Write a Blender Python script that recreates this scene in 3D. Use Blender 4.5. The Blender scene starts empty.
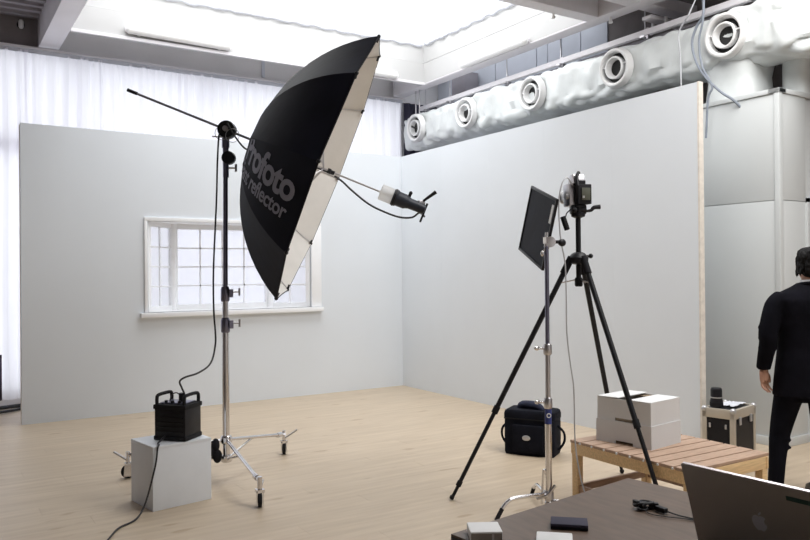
import bpy, bmesh, math, random
from math import sin, cos, pi, radians as rad
from mathutils import Vector, Matrix
import numpy as np
random.seed(4)
S = bpy.context.scene
COL = S.collection

# ------------------------------------------------------------------ camera
def cam_setup():
    yaw, pitch, roll = 0.5686, 0.0038, -0.0087
    fwd = Vector((sin(yaw)*cos(pitch), cos(yaw)*cos(pitch), sin(pitch)))
    right = Vector((cos(yaw), -sin(yaw), 0)); up = right.cross(fwd)
    r2 = right*cos(roll) + up*sin(roll); u2 = -right*sin(roll) + up*cos(roll)
    m = Matrix((r2, u2, -fwd)).transposed().to_4x4()
    cd = bpy.data.cameras.new('camera'); cd.sensor_width = 36; cd.lens = 750.36*36/810
    cd.clip_start = 0.05; cd.clip_end = 200
    o = bpy.data.objects.new('camera', cd); COL.objects.link(o)
    o.matrix_world = Matrix.Translation((-5.35809, -8.45961, 1.5)) @ m
    S.camera = o
cam_setup()
# ------------------------------------------------------------------ world, light, exposure
S.view_settings.view_transform = 'Standard'; S.view_settings.look = 'None'
S.view_settings.gamma = 1; S.view_settings.use_curve_mapping = False
S.view_settings.exposure = 0.36
W = bpy.data.worlds.new('world'); S.world = W; W.use_nodes = True
W.node_tree.nodes['Background'].inputs[0].default_value = (0.93, 0.965, 1.0, 1)
W.node_tree.nodes['Background'].inputs[1].default_value = 1.15
def area(name, loc, rot, sx, sy, power, col):
    l = bpy.data.lights.new(name, 'AREA'); l.shape = 'RECTANGLE'; l.size = sx; l.size_y = sy
    l.energy = power; l.color = col
    o = bpy.data.objects.new(name, l); COL.objects.link(o); o.location = loc; o.rotation_euler = rot
    return o
area('skylight_daylight', (-1.65, -1.12, 5.05), (0, 0, 0), 4.6, 3.1, 105, (1.0, 0.995, 0.98))
area('window_daylight', (-3.5, 2.1, 2.2), (rad(-90), 0, 0), 9.0, 4.2, 15, (0.90, 0.93, 1.0))
area('rear_fill_light', (-0.9, -6.7, 4.95), (0, 0, 0), 2.4, 4.5, 195, (1.0, 0.98, 0.95))  # unseen overhead fill lamp, added to brighten what the skylight leaves dim

# ------------------------------------------------------------------ materials
def mat(name, col, rough=0.6, metal=0.0, var=0.06, scale=8.0, bump=0.0, bscale=60.0, spec=0.5, stretch=None, trans=0.0):
    m = bpy.data.materials.new(name); m.use_nodes = True
    nt = m.node_tree; b = nt.nodes['Principled BSDF']
    b.inputs['Roughness'].default_value = rough; b.inputs['Metallic'].default_value = metal
    b.inputs['Specular IOR Level'].default_value = spec
    tc = nt.nodes.new('ShaderNodeTexCoord'); n = nt.nodes.new('ShaderNodeTexNoise')
    n.inputs['Scale'].default_value = scale; n.inputs['Detail'].default_value = 4
    src = tc.outputs['Object']
    if stretch:
        mp = nt.nodes.new('ShaderNodeMapping'); mp.inputs['Scale'].default_value = stretch
        nt.links.new(src, mp.inputs[0]); src = mp.outputs[0]
    nt.links.new(src, n.inputs['Vector'])
    cr = nt.nodes.new('ShaderNodeValToRGB')
    c = Vector(col)
    cr.color_ramp.elements[0].position = 0.3; cr.color_ramp.elements[1].position = 0.7
    cr.color_ramp.elements[0].color = (*[max(0, x*(1-var)) for x in c], 1)
    cr.color_ramp.elements[1].color = (*[min(1, x*(1+var)) for x in c], 1)
    nt.links.new(n.outputs['Fac'], cr.inputs[0]); nt.links.new(cr.outputs[0], b.inputs['Base Color'])
    if bump > 0:
        n2 = nt.nodes.new('ShaderNodeTexNoise'); n2.inputs['Scale'].default_value = bscale; n2.inputs['Detail'].default_value = 3
        nt.links.new(src, n2.inputs['Vector'])
        bp = nt.nodes.new('ShaderNodeBump'); bp.inputs['Strength'].default_value = bump; bp.inputs['Distance'].default_value = 0.01
        nt.links.new(n2.outputs['Fac'], bp.inputs['Height']); nt.links.new(bp.outputs[0], b.inputs['Normal'])
    return m
def translucent(name, col, tfac, transp):
    m = bpy.data.materials.new(name); m.use_nodes = True; nt = m.node_tree
    for n in list(nt.nodes):
        if n.type != 'OUTPUT_MATERIAL': nt.nodes.remove(n)
    out = [n for n in nt.nodes if n.type == 'OUTPUT_MATERIAL'][0]
    d = nt.nodes.new('ShaderNodeBsdfDiffuse'); t = nt.nodes.new('ShaderNodeBsdfTranslucent'); p = nt.nodes.new('ShaderNodeBsdfTransparent')
    tc = nt.nodes.new('ShaderNodeTexCoord'); nz = nt.nodes.new('ShaderNodeTexNoise'); nz.inputs['Scale'].default_value = 3
    cr = nt.nodes.new('ShaderNodeValToRGB')
    cr.color_ramp.elements[0].color = (*[x*0.97 for x in col], 1); cr.color_ramp.elements[1].color = (*col, 1)
    nt.links.new(tc.outputs['Object'], nz.inputs['Vector']); nt.links.new(nz.outputs['Fac'], cr.inputs[0])
    nt.links.new(cr.outputs[0], d.inputs[0]); nt.links.new(cr.outputs[0], t.inputs[0])
    m1 = nt.nodes.new('ShaderNodeMixShader'); m1.inputs[0].default_value = tfac
    nt.links.new(d.outputs[0], m1.inputs[1]); nt.links.new(t.outputs[0], m1.inputs[2])
    m2 = nt.nodes.new('ShaderNodeMixShader'); m2.inputs[0].default_value = transp
    nt.links.new(m1.outputs[0], m2.inputs[1]); nt.links.new(p.outputs[0], m2.inputs[2])
    nt.links.new(m2.outputs[0], out.inputs[0])
    return m
def glass(name, rough=0.0):
    m = bpy.data.materials.new(name); m.use_nodes = True; b = m.node_tree.nodes['Principled BSDF']
    b.inputs['Transmission Weight'].default_value = 1; b.inputs['Roughness'].default_value = rough
    b.inputs['Base Color'].default_value = (0.95, 0.97, 0.98, 1); b.inputs['IOR'].default_value = 1.3
    return m
def floor_mat():
    m = bpy.data.materials.new('maple_planks'); m.use_nodes = True; nt = m.node_tree; b = nt.nodes['Principled BSDF']
    L = nt.links.new; N = nt.nodes.new
    tc = N('ShaderNodeTexCoord'); oi = N('ShaderNodeObjectInfo'); geo = N('ShaderNodeNewGeometry')
    mp = N('ShaderNodeMapping'); mp.inputs['Scale'].default_value = (0.9, 9, 1)
    L(geo.outputs['Position'], mp.inputs[0])
    n = N('ShaderNodeTexNoise'); n.inputs['Scale'].default_value = 2.2; n.inputs['Detail'].default_value = 6; L(mp.outputs[0], n.inputs['Vector'])
    cr = N('ShaderNodeValToRGB'); e = cr.color_ramp.elements
    e[0].position = 0.25; e[0].color = (0.46, 0.365, 0.265, 1); e[1].position = 0.75; e[1].color = (0.57, 0.47, 0.35, 1)
    L(n.outputs['Fac'], cr.inputs[0])
    # dark knots
    v = N('ShaderNodeTexNoise'); v.inputs['Scale'].default_value = 3.3; v.inputs['Detail'].default_value = 1
    mp2 = N('ShaderNodeMapping'); mp2.inputs['Scale'].default_value = (1.0, 2.6, 1); L(geo.outputs['Position'], mp2.inputs[0]); L(mp2.outputs[0], v.inputs['Vector'])
    k = N('ShaderNodeValToRGB'); k.color_ramp.elements[0].position = 0.69; k.color_ramp.elements[1].position = 0.76
    L(v.outputs['Fac'], k.inputs[0])
    mx = N('ShaderNodeMixRGB'); mx.blend_type = 'MULTIPLY'; mx.inputs[2].default_value = (0.80, 0.74, 0.68, 1)
    L(k.outputs[0], mx.inputs[0]); L(cr.outputs[0], mx.inputs[1])
    hs = N('ShaderNodeHueSaturation'); L(mx.outputs[0], hs.inputs['Color'])
    mr = N('ShaderNodeMapRange'); mr.inputs[3].default_value = 0.975; mr.inputs[4].default_value = 1.025
    L(oi.outputs['Random'], mr.inputs[0]); L(mr.outputs[0], hs.inputs['Value'])
    L(hs.outputs[0], b.inputs['Base Color'])
    b.inputs['Roughness'].default_value = 0.42; b.inputs['Specular IOR Level'].default_value = 0.45
    bp = N('ShaderNodeBump'); bp.inputs['Strength'].default_value = 0.12; bp.inputs['Distance'].default_value = 0.004
    L(n.outputs['Fac'], bp.inputs['Height']); L(bp.outputs[0], b.inputs['Normal'])
    return m

M = {}
M['floor'] = floor_mat()
M['white'] = mat('matte_white_paint', (0.745, 0.785, 0.83), 0.75, var=0.015, scale=1.5, bump=0.05, bscale=90)
M['room'] = mat('room_plaster', (0.80, 0.79, 0.80), 0.8, var=0.03, scale=2)
M['roomgrey'] = mat('grey_blue_wall_board', (0.66, 0.69, 0.76), 0.8, var=0.05, scale=3)
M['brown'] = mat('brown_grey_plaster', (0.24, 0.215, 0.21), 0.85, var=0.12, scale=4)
M['deck'] = mat('grey_painted_steel_deck', (0.33, 0.31, 0.34), 0.6, var=0.06, scale=4)
M['beam'] = mat('white_painted_steel', (0.74, 0.72, 0.75), 0.5, var=0.03, scale=3)
M['gypsum'] = mat('white_gypsum', (0.50, 0.50, 0.50), 0.7, var=0.02, scale=3)
M['partition'] = mat('partition_panel', (0.62, 0.645, 0.65), 0.5, var=0.02, scale=2)
M['ply'] = mat('pale_plywood_edge', (0.76, 0.71, 0.64), 0.7, var=0.1, scale=20)
M['curtain'] = translucent('sheer_white_fabric', (0.93, 0.92, 0.97), 0.62, 0.06)
M['acrylic'] = translucent('frosted_acrylic', (0.97, 0.98, 1.0), 0.85, 0.5)
M['win'] = mat('white_window_paint', (0.90, 0.91, 0.93), 0.45, var=0.01)
M['ductwrap'] = mat('white_duct_wrap', (0.68, 0.71, 0.71), 0.45, var=0.05, scale=6, bump=0.25, bscale=9)
M['plastic_white'] = mat('white_plastic', (0.80, 0.80, 0.80), 0.4, var=0.02)
M['black'] = mat('black_plastic', (0.009, 0.009, 0.012), 0.45, spec=0.3, var=0.2, scale=20)
M['blackmatte'] = mat('black_matte', (0.010, 0.010, 0.013), 0.8, spec=0.2, var=0.2, scale=12)
M['umb'] = mat('black_umbrella_nylon', (0.006, 0.007, 0.016), 0.7, spec=0.22, var=0.25, scale=5, bump=0.15, bscale=14)
M['umbin'] = mat('white_umbrella_lining', (0.74, 0.72, 0.69), 0.55, var=0.04, scale=6, bump=0.2, bscale=12)
M['print'] = mat('grey_print', (0.27, 0.275, 0.34), 0.6, var=0.05)
M['chrome'] = mat('chrome_steel', (0.72, 0.71, 0.72), 0.16, 1.0, var=0.04, scale=10)
M['steel'] = mat('brushed_steel', (0.55, 0.54, 0.56), 0.32, 1.0, var=0.06, scale=10)
M['darksteel'] = mat('dark_blue_chrome', (0.20, 0.20, 0.27), 0.3, 0.9, var=0.1, scale=10)
M['boomgrey'] = mat('grey_boom_tube', (0.22, 0.22, 0.25), 0.35, 0.6, var=0.05)
M['rubber'] = mat('black_rubber', (0.012, 0.012, 0.014), 0.75, spec=0.25, var=0.1)
M['greyrubber'] = mat('grey_wheel_rubber', (0.16, 0.16, 0.18), 0.6, var=0.1)
M['cable'] = mat('black_cable', (0.02, 0.02, 0.024), 0.5, var=0.1)
M['greycable'] = mat('grey_cable', (0.25, 0.28, 0.33), 0.5, var=0.1)
M['palecable'] = mat('pale_grey_cable', (0.48, 0.49, 0.52), 0.5, var=0.1)
M['dome'] = translucent('frosted_white_glass', (0.93, 0.94, 0.95), 0.6, 0.25)
M['glassdome'] = glass('frosted_lamp_glass', 0.35)
M['flash'] = mat('dark_slate_plastic', (0.018, 0.022, 0.034), 0.45, spec=0.3, var=0.15)
M['boxwhite'] = mat('white_laminate', (0.72, 0.75, 0.79), 0.5, var=0.02)
M['card'] = mat('white_cardboard', (0.70, 0.71, 0.72), 0.75, var=0.02, scale=4)
M['cardin'] = mat('brown_cardboard', (0.24, 0.18, 0.12), 0.85, var=0.08)
M['pine'] = mat('pine_wood', (0.74, 0.53, 0.29), 0.55, var=0.14, scale=3, stretch=(3, 30, 30))
M['cedar'] = mat('brown_slat_wood', (0.43, 0.295, 0.215), 0.6, var=0.16, scale=3, stretch=(3, 30, 30))
M['tablewood'] = mat('walnut_table_top', (0.125, 0.083, 0.058), 0.42, var=0.16, scale=3, stretch=(14, 3, 14))
M['tabledge'] = mat('dark_table_edge', (0.025, 0.02, 0.02), 0.5)
M['alu'] = mat('aluminium_lid', (0.30, 0.275, 0.25), 0.45, 0.25, var=0.03, scale=3)
M['aluedge'] = mat('bright_aluminium_edge', (0.62, 0.58, 0.60), 0.35, 0.6, var=0.02)
M['logo'] = mat('pale_logo_plastic', (0.42, 0.42, 0.46), 0.35, var=0.02)
M['screen'] = mat('dark_screen', (0.01, 0.01, 0.012), 0.15)
M['nylon'] = mat('black_bag_nylon', (0.007, 0.008, 0.014), 0.85, spec=0.15, var=0.3, scale=10, bump=0.4, bscale=40)
M['navy'] = mat('navy_padded_handle', (0.015, 0.02, 0.05), 0.8, var=0.3, scale=10, bump=0.4, bscale=30)
M['silver'] = mat('silver_badge', (0.55, 0.55, 0.56), 0.35, 0.6)
M['blue'] = mat('blue_label', (0.03, 0.05, 0.22), 0.5)
M['suit'] = mat('black_suit_wool', (0.005, 0.005, 0.008), 0.9, spec=0.08, var=0.3, scale=10, bump=0.25, bscale=25)
M['skin'] = mat('skin', (0.50, 0.28, 0.20), 0.55, var=0.06, scale=12)
M['hair'] = mat('black_hair', (0.005, 0.0045, 0.005), 0.7, spec=0.2, var=0.3, scale=30, bump=0.6, bscale=90)
M['shirt'] = mat('white_shirt', (0.7, 0.7, 0.72), 0.7)
M['eyewhite'] = mat('eye_white', (0.8, 0.8, 0.8), 0.3)
M['lip'] = mat('lips', (0.42, 0.17, 0.14), 0.5)
M['shoe'] = mat('black_leather', (0.01, 0.01, 0.01), 0.3)
M['casealu'] = mat('pale_case_edging', (0.58, 0.53, 0.45), 0.4, 0.35, var=0.05)
M['olive'] = mat('olive_panel', (0.09, 0.095, 0.07), 0.5)
M['cloth'] = mat('white_cloth', (0.66, 0.68, 0.74), 0.85, var=0.05)
M['purple'] = mat('dark_purple_fabric', (0.03, 0.012, 0.035), 0.8, var=0.2)
M['darkgrey'] = mat('dark_slate_cloth', (0.035, 0.032, 0.06), 0.8, var=0.1)
M['tube'] = mat('opal_lamp_cover', (0.9, 0.9, 0.9), 0.3, var=0.01)
M['green'] = mat('dark_green_sticker', (0.01, 0.05, 0.04), 0.5)
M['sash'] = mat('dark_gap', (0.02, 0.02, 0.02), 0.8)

# ------------------------------------------------------------------ builders
FR = {}   # object -> (loc, rotz) of the thing it belongs to
def fr_inv(p):
    if p is None or p not in FR: return None
    loc, rz = FR[p]
    return (Matrix.Translation(loc) @ Matrix.Rotation(rz, 4, 'Z')).inverted()
class MB:
    def __init__(s): s.v = []; s.f = []
    def add(s, vs, fs):
        n = len(s.v); s.v += [Vector(v) for v in vs]; s.f += [[i+n for i in f] for f in fs]; return s
    def box(s, c, size, R=None):
        c = Vector(c); h = Vector(size)/2
        vs = []
        for x in (-1, 1):
            for y in (-1, 1):
                for z in (-1, 1):
                    d = Vector((x*h.x, y*h.y, z*h.z)); vs.append(c + (R @ d if R else d))
        return s.add(vs, [(0,1,3,2),(4,6,7,5),(0,4,5,1),(2,3,7,6),(0,2,6,4),(1,5,7,3)])
    def rng(s, x0, x1, y0, y1, z0, z1): return s.box(((x0+x1)/2,(y0+y1)/2,(z0+z1)/2), (x1-x0,y1-y0,z1-z0))
    def bar(s, a, b, w, h, up=(0,0,1)):
        a = Vector(a); b = Vector(b); d = (b-a); L = d.length; d.normalize()
        u = Vector(up); x = d.cross(u)
        if x.length < 1e-4: x = d.cross(Vector((1,0,0)))
        x.normalize(); z = x.cross(d); R = Matrix((x, d, z)).transposed()
        return s.box((a+b)/2, (w, L, h), R)
    def ring_axes(s, d):
        d = Vector(d).normalized(); u = Vector((0,0,1)) if abs(d.z) < 0.9 else Vector((1,0,0))
        x = d.cross(u).normalized(); y = x.cross(d).normalized(); return d, x, y
    def lathe(s, prof, o, ax=(0,0,1), seg=20, cap=True):
        o = Vector(o); d, x, y = s.ring_axes(ax); vs = []; fs = []
        for r, h in prof:
            for i in range(seg):
                t = 2*pi*i/seg; vs.append(o + d*h + (x*cos(t)+y*sin(t))*r)
        for k in range(len(prof)-1):
            for i in range(seg):
                j = (i+1) % seg; fs.append((k*seg+i, k*seg+j, (k+1)*seg+j, (k+1)*seg+i))
        if cap: fs.append(tuple(range(seg))[::-1]); fs.append(tuple(range((len(prof)-1)*seg, len(prof)*seg)))
        return s.add(vs, fs)
    def tube(s, a, b, r, r2=None, seg=14):
        a = Vector(a); b = Vector(b); r2 = r if r2 is None else r2
        return s.lathe([(r, 0), (r2, (b-a).length)], a, b-a, seg)
    def path(s, pts, r, seg=8, smooth=5):
        P = [Vector(p) for p in pts]
        if smooth > 1 and len(P) > 2:
            Q = []
            for i in range(len(P)-1):
                p0 = P[max(i-1, 0)]; p1 = P[i]; p2 = P[i+1]; p3 = P[min(i+2, len(P)-1)]
                for k in range(smooth):
                    t = k/smooth
                    Q.append(0.5*((2*p1)+(p2-p0)*t+(2*p0-5*p1+4*p2-p3)*t*t+(3*p1-p0-3*p2+p3)*t**3))
            Q.append(P[-1]); P = Q
        rr = r if isinstance(r, (list, tuple)) else None
        vs = []; fs = []; px = None
        for i, p in enumerate(P):
            d = (P[min(i+1, len(P)-1)] - P[max(i-1, 0)])
            if d.length < 1e-9: d = Vector((0, 0, 1))
            d.normalize()
            if px is None: _, px, _ = s.ring_axes(d)
            px = (px - d*px.dot(d)).normalized(); py = px.cross(d)
            ri = r
            if rr:
                q = i/(len(P)-1)*(len(rr)-1); a = int(q); f = q-a; ri = rr[a]*(1-f)+rr[min(a+1, len(rr)-1)]*f
            for k in range(seg):
                t = 2*pi*k/seg; vs.append(p + (px*cos(t)+py*sin(t))*ri)
        for i in range(len(P)-1):
            for k in range(seg):
                j = (k+1) % seg; fs.append((i*seg+k, (i+1)*seg+k, (i+1)*seg+j, i*seg+j))
        fs.append(tuple(range(seg))); fs.append(tuple(range((len(P)-1)*seg, len(P)*seg))[::-1])
        return s.add(vs, fs)
    def sphere(s, c, r, seg=16, rings=10, R=None):
        c = Vector(c); r = Vector(r if isinstance(r, (tuple, list, Vector)) else (r, r, r)); vs = []; fs = []
        for i in range(1, rings):
            a = pi*i/rings
            for j in range(seg):
                b = 2*pi*j/seg; d = Vector((r.x*sin(a)*cos(b), r.y*sin(a)*sin(b), r.z*cos(a))); vs.append(c + (R @ d if R else d))
        for i in range(rings-2):
            for j in range(seg):
                k = (j+1) % seg; fs.append((i*seg+j, (i+1)*seg+j, (i+1)*seg+k, i*seg+k))
        n = len(vs); d = Vector((0,0,r.z)); vs += [c + (R @ d if R else d), c - (R @ d if R else d)]
        for j in range(seg):
            k = (j+1) % seg; fs.append((n, j, k)); fs.append((n+1, (rings-2)*seg+k, (rings-2)*seg+j))
        return s.add(vs, fs)
    def torus(s, c, ax, R, r, seg=24, ss=8):
        d, x, y = s.ring_axes(ax); c = Vector(c); vs = []; fs = []
        for i in range(seg):
            t = 2*pi*i/seg; q = x*cos(t)+y*sin(t)
            for j in range(ss):
                u = 2*pi*j/ss; vs.append(c + q*(R+r*cos(u)) + d*r*sin(u))
        for i in range(seg):
            for j in range(ss):
                fs.append((i*ss+j, ((i+1)%seg)*ss+j, ((i+1)%seg)*ss+(j+1)%ss, i*ss+(j+1)%ss))
        return s.add(vs, fs)
    def prism(s, poly, o, u, v, depth):
        o = Vector(o); u = Vector(u); v = Vector(v); n = u.cross(v).normalized()
        k = len(poly); vs = [o+u*a+v*b for a, b in poly] + [o+u*a+v*b+n*depth for a, b in poly]
        fs = [tuple(range(k))[::-1], tuple(range(k, 2*k))] + [(i, (i+1)%k, k+(i+1)%k, k+i) for i in range(k)]
        return s.add(vs, fs)
    def loft(s, secs, seg=20):
        """secs: (centre, rx, ry, rotz, power)"""
        vs = []; fs = []
        for c, rx, ry, rz, pw in secs:
            c = Vector(c)
            for i in range(seg):
                t = 2*pi*i/seg; a = cos(t); b = sin(t)
                x = math.copysign(abs(a)**pw, a)*rx; y = math.copysign(abs(b)**pw, b)*ry
                vs.append(c + Vector((x*cos(rz)-y*sin(rz), x*sin(rz)+y*cos(rz), 0)))
        for k in range(len(secs)-1):
            for i in range(seg):
                j = (i+1) % seg; fs.append((k*seg+i, k*seg+j, (k+1)*seg+j, (k+1)*seg+i))
        fs.append(tuple(range(seg))[::-1]); fs.append(tuple(range((len(secs)-1)*seg, len(secs)*seg)))
        return s.add(vs, fs)
    def build(s, name, m, parent=None, bevel=0.0, local=False, flat=False, remesh=0.0, sm=0, subd=0, thick=0.0):
        inv = None if local else fr_inv(parent)
        vs = [inv @ v for v in s.v] if inv else s.v
        me = bpy.data.meshes.new(name)
        me.from_pydata([tuple(v) for v in vs], [], s.f)
        bm = bmesh.new(); bm.from_mesh(me)
        bmesh.ops.recalc_face_normals(bm, faces=bm.faces)
        if bevel > 0:
            es = [e for e in bm.edges if len(e.link_faces) == 2 and e.calc_face_angle() > 0.7]
            bmesh.ops.bevel(bm, geom=es, offset=bevel, segments=2, affect='EDGES', profile=0.6)
        for f in bm.faces: f.smooth = not flat
        for e in bm.edges:
            if len(e.link_faces) == 2 and e.calc_face_angle() > 0.62: e.smooth = False
        bm.to_mesh(me); bm.free()
        if remesh > 0 or thick > 0:
            t = bpy.data.objects.new('tmp', me); COL.objects.link(t)
            if remesh > 0:
                md = t.modifiers.new('r', 'REMESH'); md.mode = 'VOXEL'; md.voxel_size = remesh; md.use_smooth_shade = True
                if sm: q = t.modifiers.new('s', 'SMOOTH'); q.iterations = sm; q.factor = 0.5
            if thick > 0:
                q = t.modifiers.new('t', 'SOLIDIFY'); q.thickness = thick; q.offset = 0
            dg = bpy.context.evaluated_depsgraph_get()
            me2 = bpy.data.meshes.new_from_object(t.evaluated_get(dg)); bpy.data.objects.remove(t); me = me2; me.name = name
        me.materials.clear(); me.materials.append(m)
        o = bpy.data.objects.new(name, me); COL.objects.link(o)
        if parent is not None:
            o.parent = parent
            if parent in FR: FR[o] = FR[parent]
        return o
def tag(o, label=None, cat=None, group=None, kind=None):
    if label: o['label'] = label
    if cat: o['category'] = cat
    if group: o['group'] = group
    if kind: o['kind'] = kind
    return o
def thing(name, label, cat, loc=(0,0,0), rz=0.0, group=None, kind=None):
    o = bpy.data.objects.new(name, None); COL.objects.link(o); o.empty_display_size = 0.1
    o.location = loc; o.rotation_euler = (0, 0, rz); FR[o] = (Vector(loc), rz)
    return tag(o, label, cat, group, kind)
def struct(name, loc=(0,0,0)):
    o = bpy.data.objects.new(name, None); COL.objects.link(o); o.location = loc; FR[o] = (Vector(loc), 0.0); o['kind'] = 'structure'; return o
def smesh(mb, name, m, **k):
    o = mb.build(name, m, **k); o['kind'] = 'structure'; return o
def share(src, name, parent, loc, rot=None):
    o = bpy.data.objects.new(name, src.data); COL.objects.link(o); o.parent = parent; o.location = loc
    if rot: o.rotation_euler = rot
    if parent in FR: FR[o] = FR[parent]
    return o

# ------------------------------------------------------------------ floor of maple planks
fl = struct('floor')
MB().rng(-9, 2.2, -11, 1.6, -0.12, -0.0205).build('subfloor', M['cedar'], fl)
PW, PL = 0.18, 2.4
pm = MB().rng(0.0004, PL-0.0004, 0.0003, PW-0.0003, -0.02, 0.0)
proto = None; rest = MB(); cells = []
rows = int(12.6/PW)
for r in range(rows):
    y = 1.6-(r+1)*PW
    off = [0, 1.1, 0.55, 1.7, 0.3, 1.35][r % 6]
    x = -9 - off
    while x < 2.2:
        cells.append((x, y)); x += PL
vis = sorted([c for c in cells if c[1] > -6.9 and c[0] > -7.4], key=lambda c: (c[0]+5.3)**2+(c[1]+8.4)**2)
vset = set(vis[:298])
for c in cells:
    if c in vset:
        if proto is None:
            proto = pm.build('plank', M['floor'], fl, local=True); proto.location = (c[0], c[1], 0)
        else: share(proto, 'plank', fl, (c[0], c[1], 0))
    else:
        rest.rng(c[0]+0.0004, c[0]+PL-0.0004, c[1]+0.0003, c[1]+PW-0.0003, -0.02, 0)
tag(rest.build('plank_rows', M['floor'], fl), kind='stuff')

# ------------------------------------------------------------------ room shell
YW = 1.4; XR = 1.6
# back wall: window opening below z 4.15
wb = struct('wall_back')
MB().rng(-9, XR+.2, YW, YW+.15, 4.16, 5.0).build('upper_wall', M['room'], wb)
MB().rng(-9, XR+.2, YW, YW+.15, 0, 0.12).build('lower_kerb', M['room'], wb)
MB().rng(0.9, XR+.2, YW, YW+.15, 0.12, 4.16).build('wall_pier', M['room'], wb)
MB().rng(-9, -8.6, YW, YW+.15, 0.12, 4.16).build('wall_pier', M['room'], wb)
MB().rng(-9, -4.22, YW-.012, YW, 4.17, 4.55).build('unlit_wall_sheet', M['brown'], wb)  # dark sheet paints the shade of the left bay onto the wall
MB().rng(-1.40, -1.36, YW-.02, YW, 4.24, 4.75).build('joint_cover', M['roomgrey'], wb)
w1 = struct('window_1')
fm = MB()
for x in (-8.6, -7.0, -5.4, -3.8, -2.2, -0.6, 0.85): fm.rng(x-.03, x+.03, YW-.02, YW+.08, .12, 4.16)
fm.rng(-8.6, .9, YW-.02, YW+.08, .12, .18); fm.rng(-8.6, .9, YW-.02, YW+.08, 4.08, 4.16)
fm.build('window_frame', M['win'], w1)
MB().rng(-8.6, .9, YW-.06, YW+.02, 2.95, 3.10).build('transom', M['beam'], w1)
smesh(MB().rng(-9, XR, YW-.10, YW, 4.13, 4.19), 'trim_1', M['room'])                    # curtain pelmet rail along the back wall
# right wall with vertical board joints
wr = struct('wall_right')
MB().rng(XR+.012, XR+.15, -11, YW, 0, 5.0).build('backing_wall', M['brown'], wr)
js = [YW, 0.887, -0.05, -0.919, -1.131, -1.39, -1.725, -2.169]
for a, b in zip(js, js[1:]):
    MB().rng(XR-.006, XR+.012, b+.008, a-.008, 0.1, 4.6).build('wall_board', M['roomgrey'], wr)
smesh(MB().rng(-9.15, -9, -11, YW, 0, 5.0), 'wall_left', M['brown'])
smesh(MB().rng(-9.15, XR+.15, -11.15, -11, 0, 5.0), 'wall_front', M['room'])
# ceiling: corrugated steel deck around the skylight well
cl = struct('ceiling')
def deck(x0, x1, y0, y1, z=4.6):
    mb = MB(); p = 0.19; n = max(1, int((y1-y0)/p)); p = (y1-y0)/n
    pr = [(0, 0), (.36, 0), (.44, .05), (.92, .05), (1, 0)]
    prof = []
    for i in range(n):
        for a, h in pr[:-1]: prof.append((y0+(i+a)*p, z+h))
    prof.append((y1, z))
    vs = [(x0, y, h) for y, h in prof] + [(x1, y, h) for y, h in prof] + [(x0, y, h+.03) for y, h in prof] + [(x1, y, h+.03) for y, h in prof]
    k = len(prof); fs = []
    for i in range(k-1):
        fs += [(i, i+1, k+i+1, k+i), (2*k+i, 3*k+i, 3*k+i+1, 2*k+i+1)]
    mb.add(vs, fs); return mb
deck(-9, -4.22, -11, YW, 4.53).build('deck_sheet', M['deck'], cl, flat=True)
deck(.72, XR+.02, -11, -2.15).build('deck_sheet', M['deck'], cl, flat=True)
deck(.72, XR+.02, 1.1, YW).build('deck_sheet', M['deck'], cl, flat=True)
MB().rng(.9, XR+.02, -2.15, 1.1, 4.62, 4.635).build('added_light_pane', M['acrylic'], cl)  # unseen roof opening, added to let light onto the dark wall boards
MB().rng(-4.0, .70, .57, YW, 4.62, 4.68).build('ceiling_board', M['room'], cl)  # white board added in place of deck to bounce light onto the upper wall
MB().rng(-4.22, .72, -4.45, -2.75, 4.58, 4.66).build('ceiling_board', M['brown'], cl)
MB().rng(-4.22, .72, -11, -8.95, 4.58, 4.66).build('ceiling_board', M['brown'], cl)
MB().rng(-4.22, -1.95, -8.95, -4.45, 4.58, 4.66).build('ceiling_board', M['brown'], cl)  # unseen, added to narrow the rear opening and cut its light
# beams
def beam(name, x0, x1, y0, y1, z0, z1, m='beam'):
    return smesh(MB().rng(x0, x1, y0, y1, z0, z1), name, M[m], bevel=.006)
beam('ceiling_beam', -4.22, -4.0, -11, YW, 4.2, 4.62)
beam('ceiling_beam', .69, .875, -11, YW-.1, 4.2, 4.5)
beam('ceiling_beam', -4.0, .69, -2.86, -2.69, 4.2, 4.5)
beam('ceiling_beam', -4.0, .69, -3.42, -3.24, 4.2, 4.4)
beam('ceiling_beam', .875, 1.59, -3.42, -3.24, 4.2, 4.32)
beam('ceiling_beam', -9, -4.22, -3.42, -3.24, 4.2, 4.45)
# skylight well
sw = struct('skylight_well')
MB().rng(-4.0, .69, .45, .52, 4.2, 4.5).build('well_side', M['gypsum'], sw)
MB().rng(-4.0, .75, .49, .56, 4.515, 4.78).build('upper_band', M['gypsum'], sw)
MB().rng(.705, .78, -2.69, .56, 4.515, 4.78).build('upper_band', M['gypsum'], sw)
MB().rng(.688, .70, -2.69, .45, 4.22, 4.5).build('well_side', M['gypsum'], sw)
MB().rng(-4.05, .72, -2.76, -2.70, 4.515, 4.78).build('upper_band', M['gypsum'], sw)
MB().rng(-4.08, -4.01, -2.7, .56, 4.62, 4.78).build('upper_band', M['gypsum'], sw)
MB().rng(-4.0, .69, .43, .455, 4.19, 4.225).build('bottom_lip', M['beam'], sw)
# small clip on beam edge + clips seen on the front beam
for x, y, z in [(0.19, -2.70, 4.2), (.80, -2.93, 4.19)]:
    tag(MB().tube((x, y, z-.03), (x, y, z+.02), .014).tube((x, y, z-.05), (x, y, z-.03), .022).build('ceiling_hook', M['plastic_white']),
        'small white hook under the skylight cross beam' if x < .5 else 'small white hook where the two ceiling beams meet', 'hook')
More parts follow.
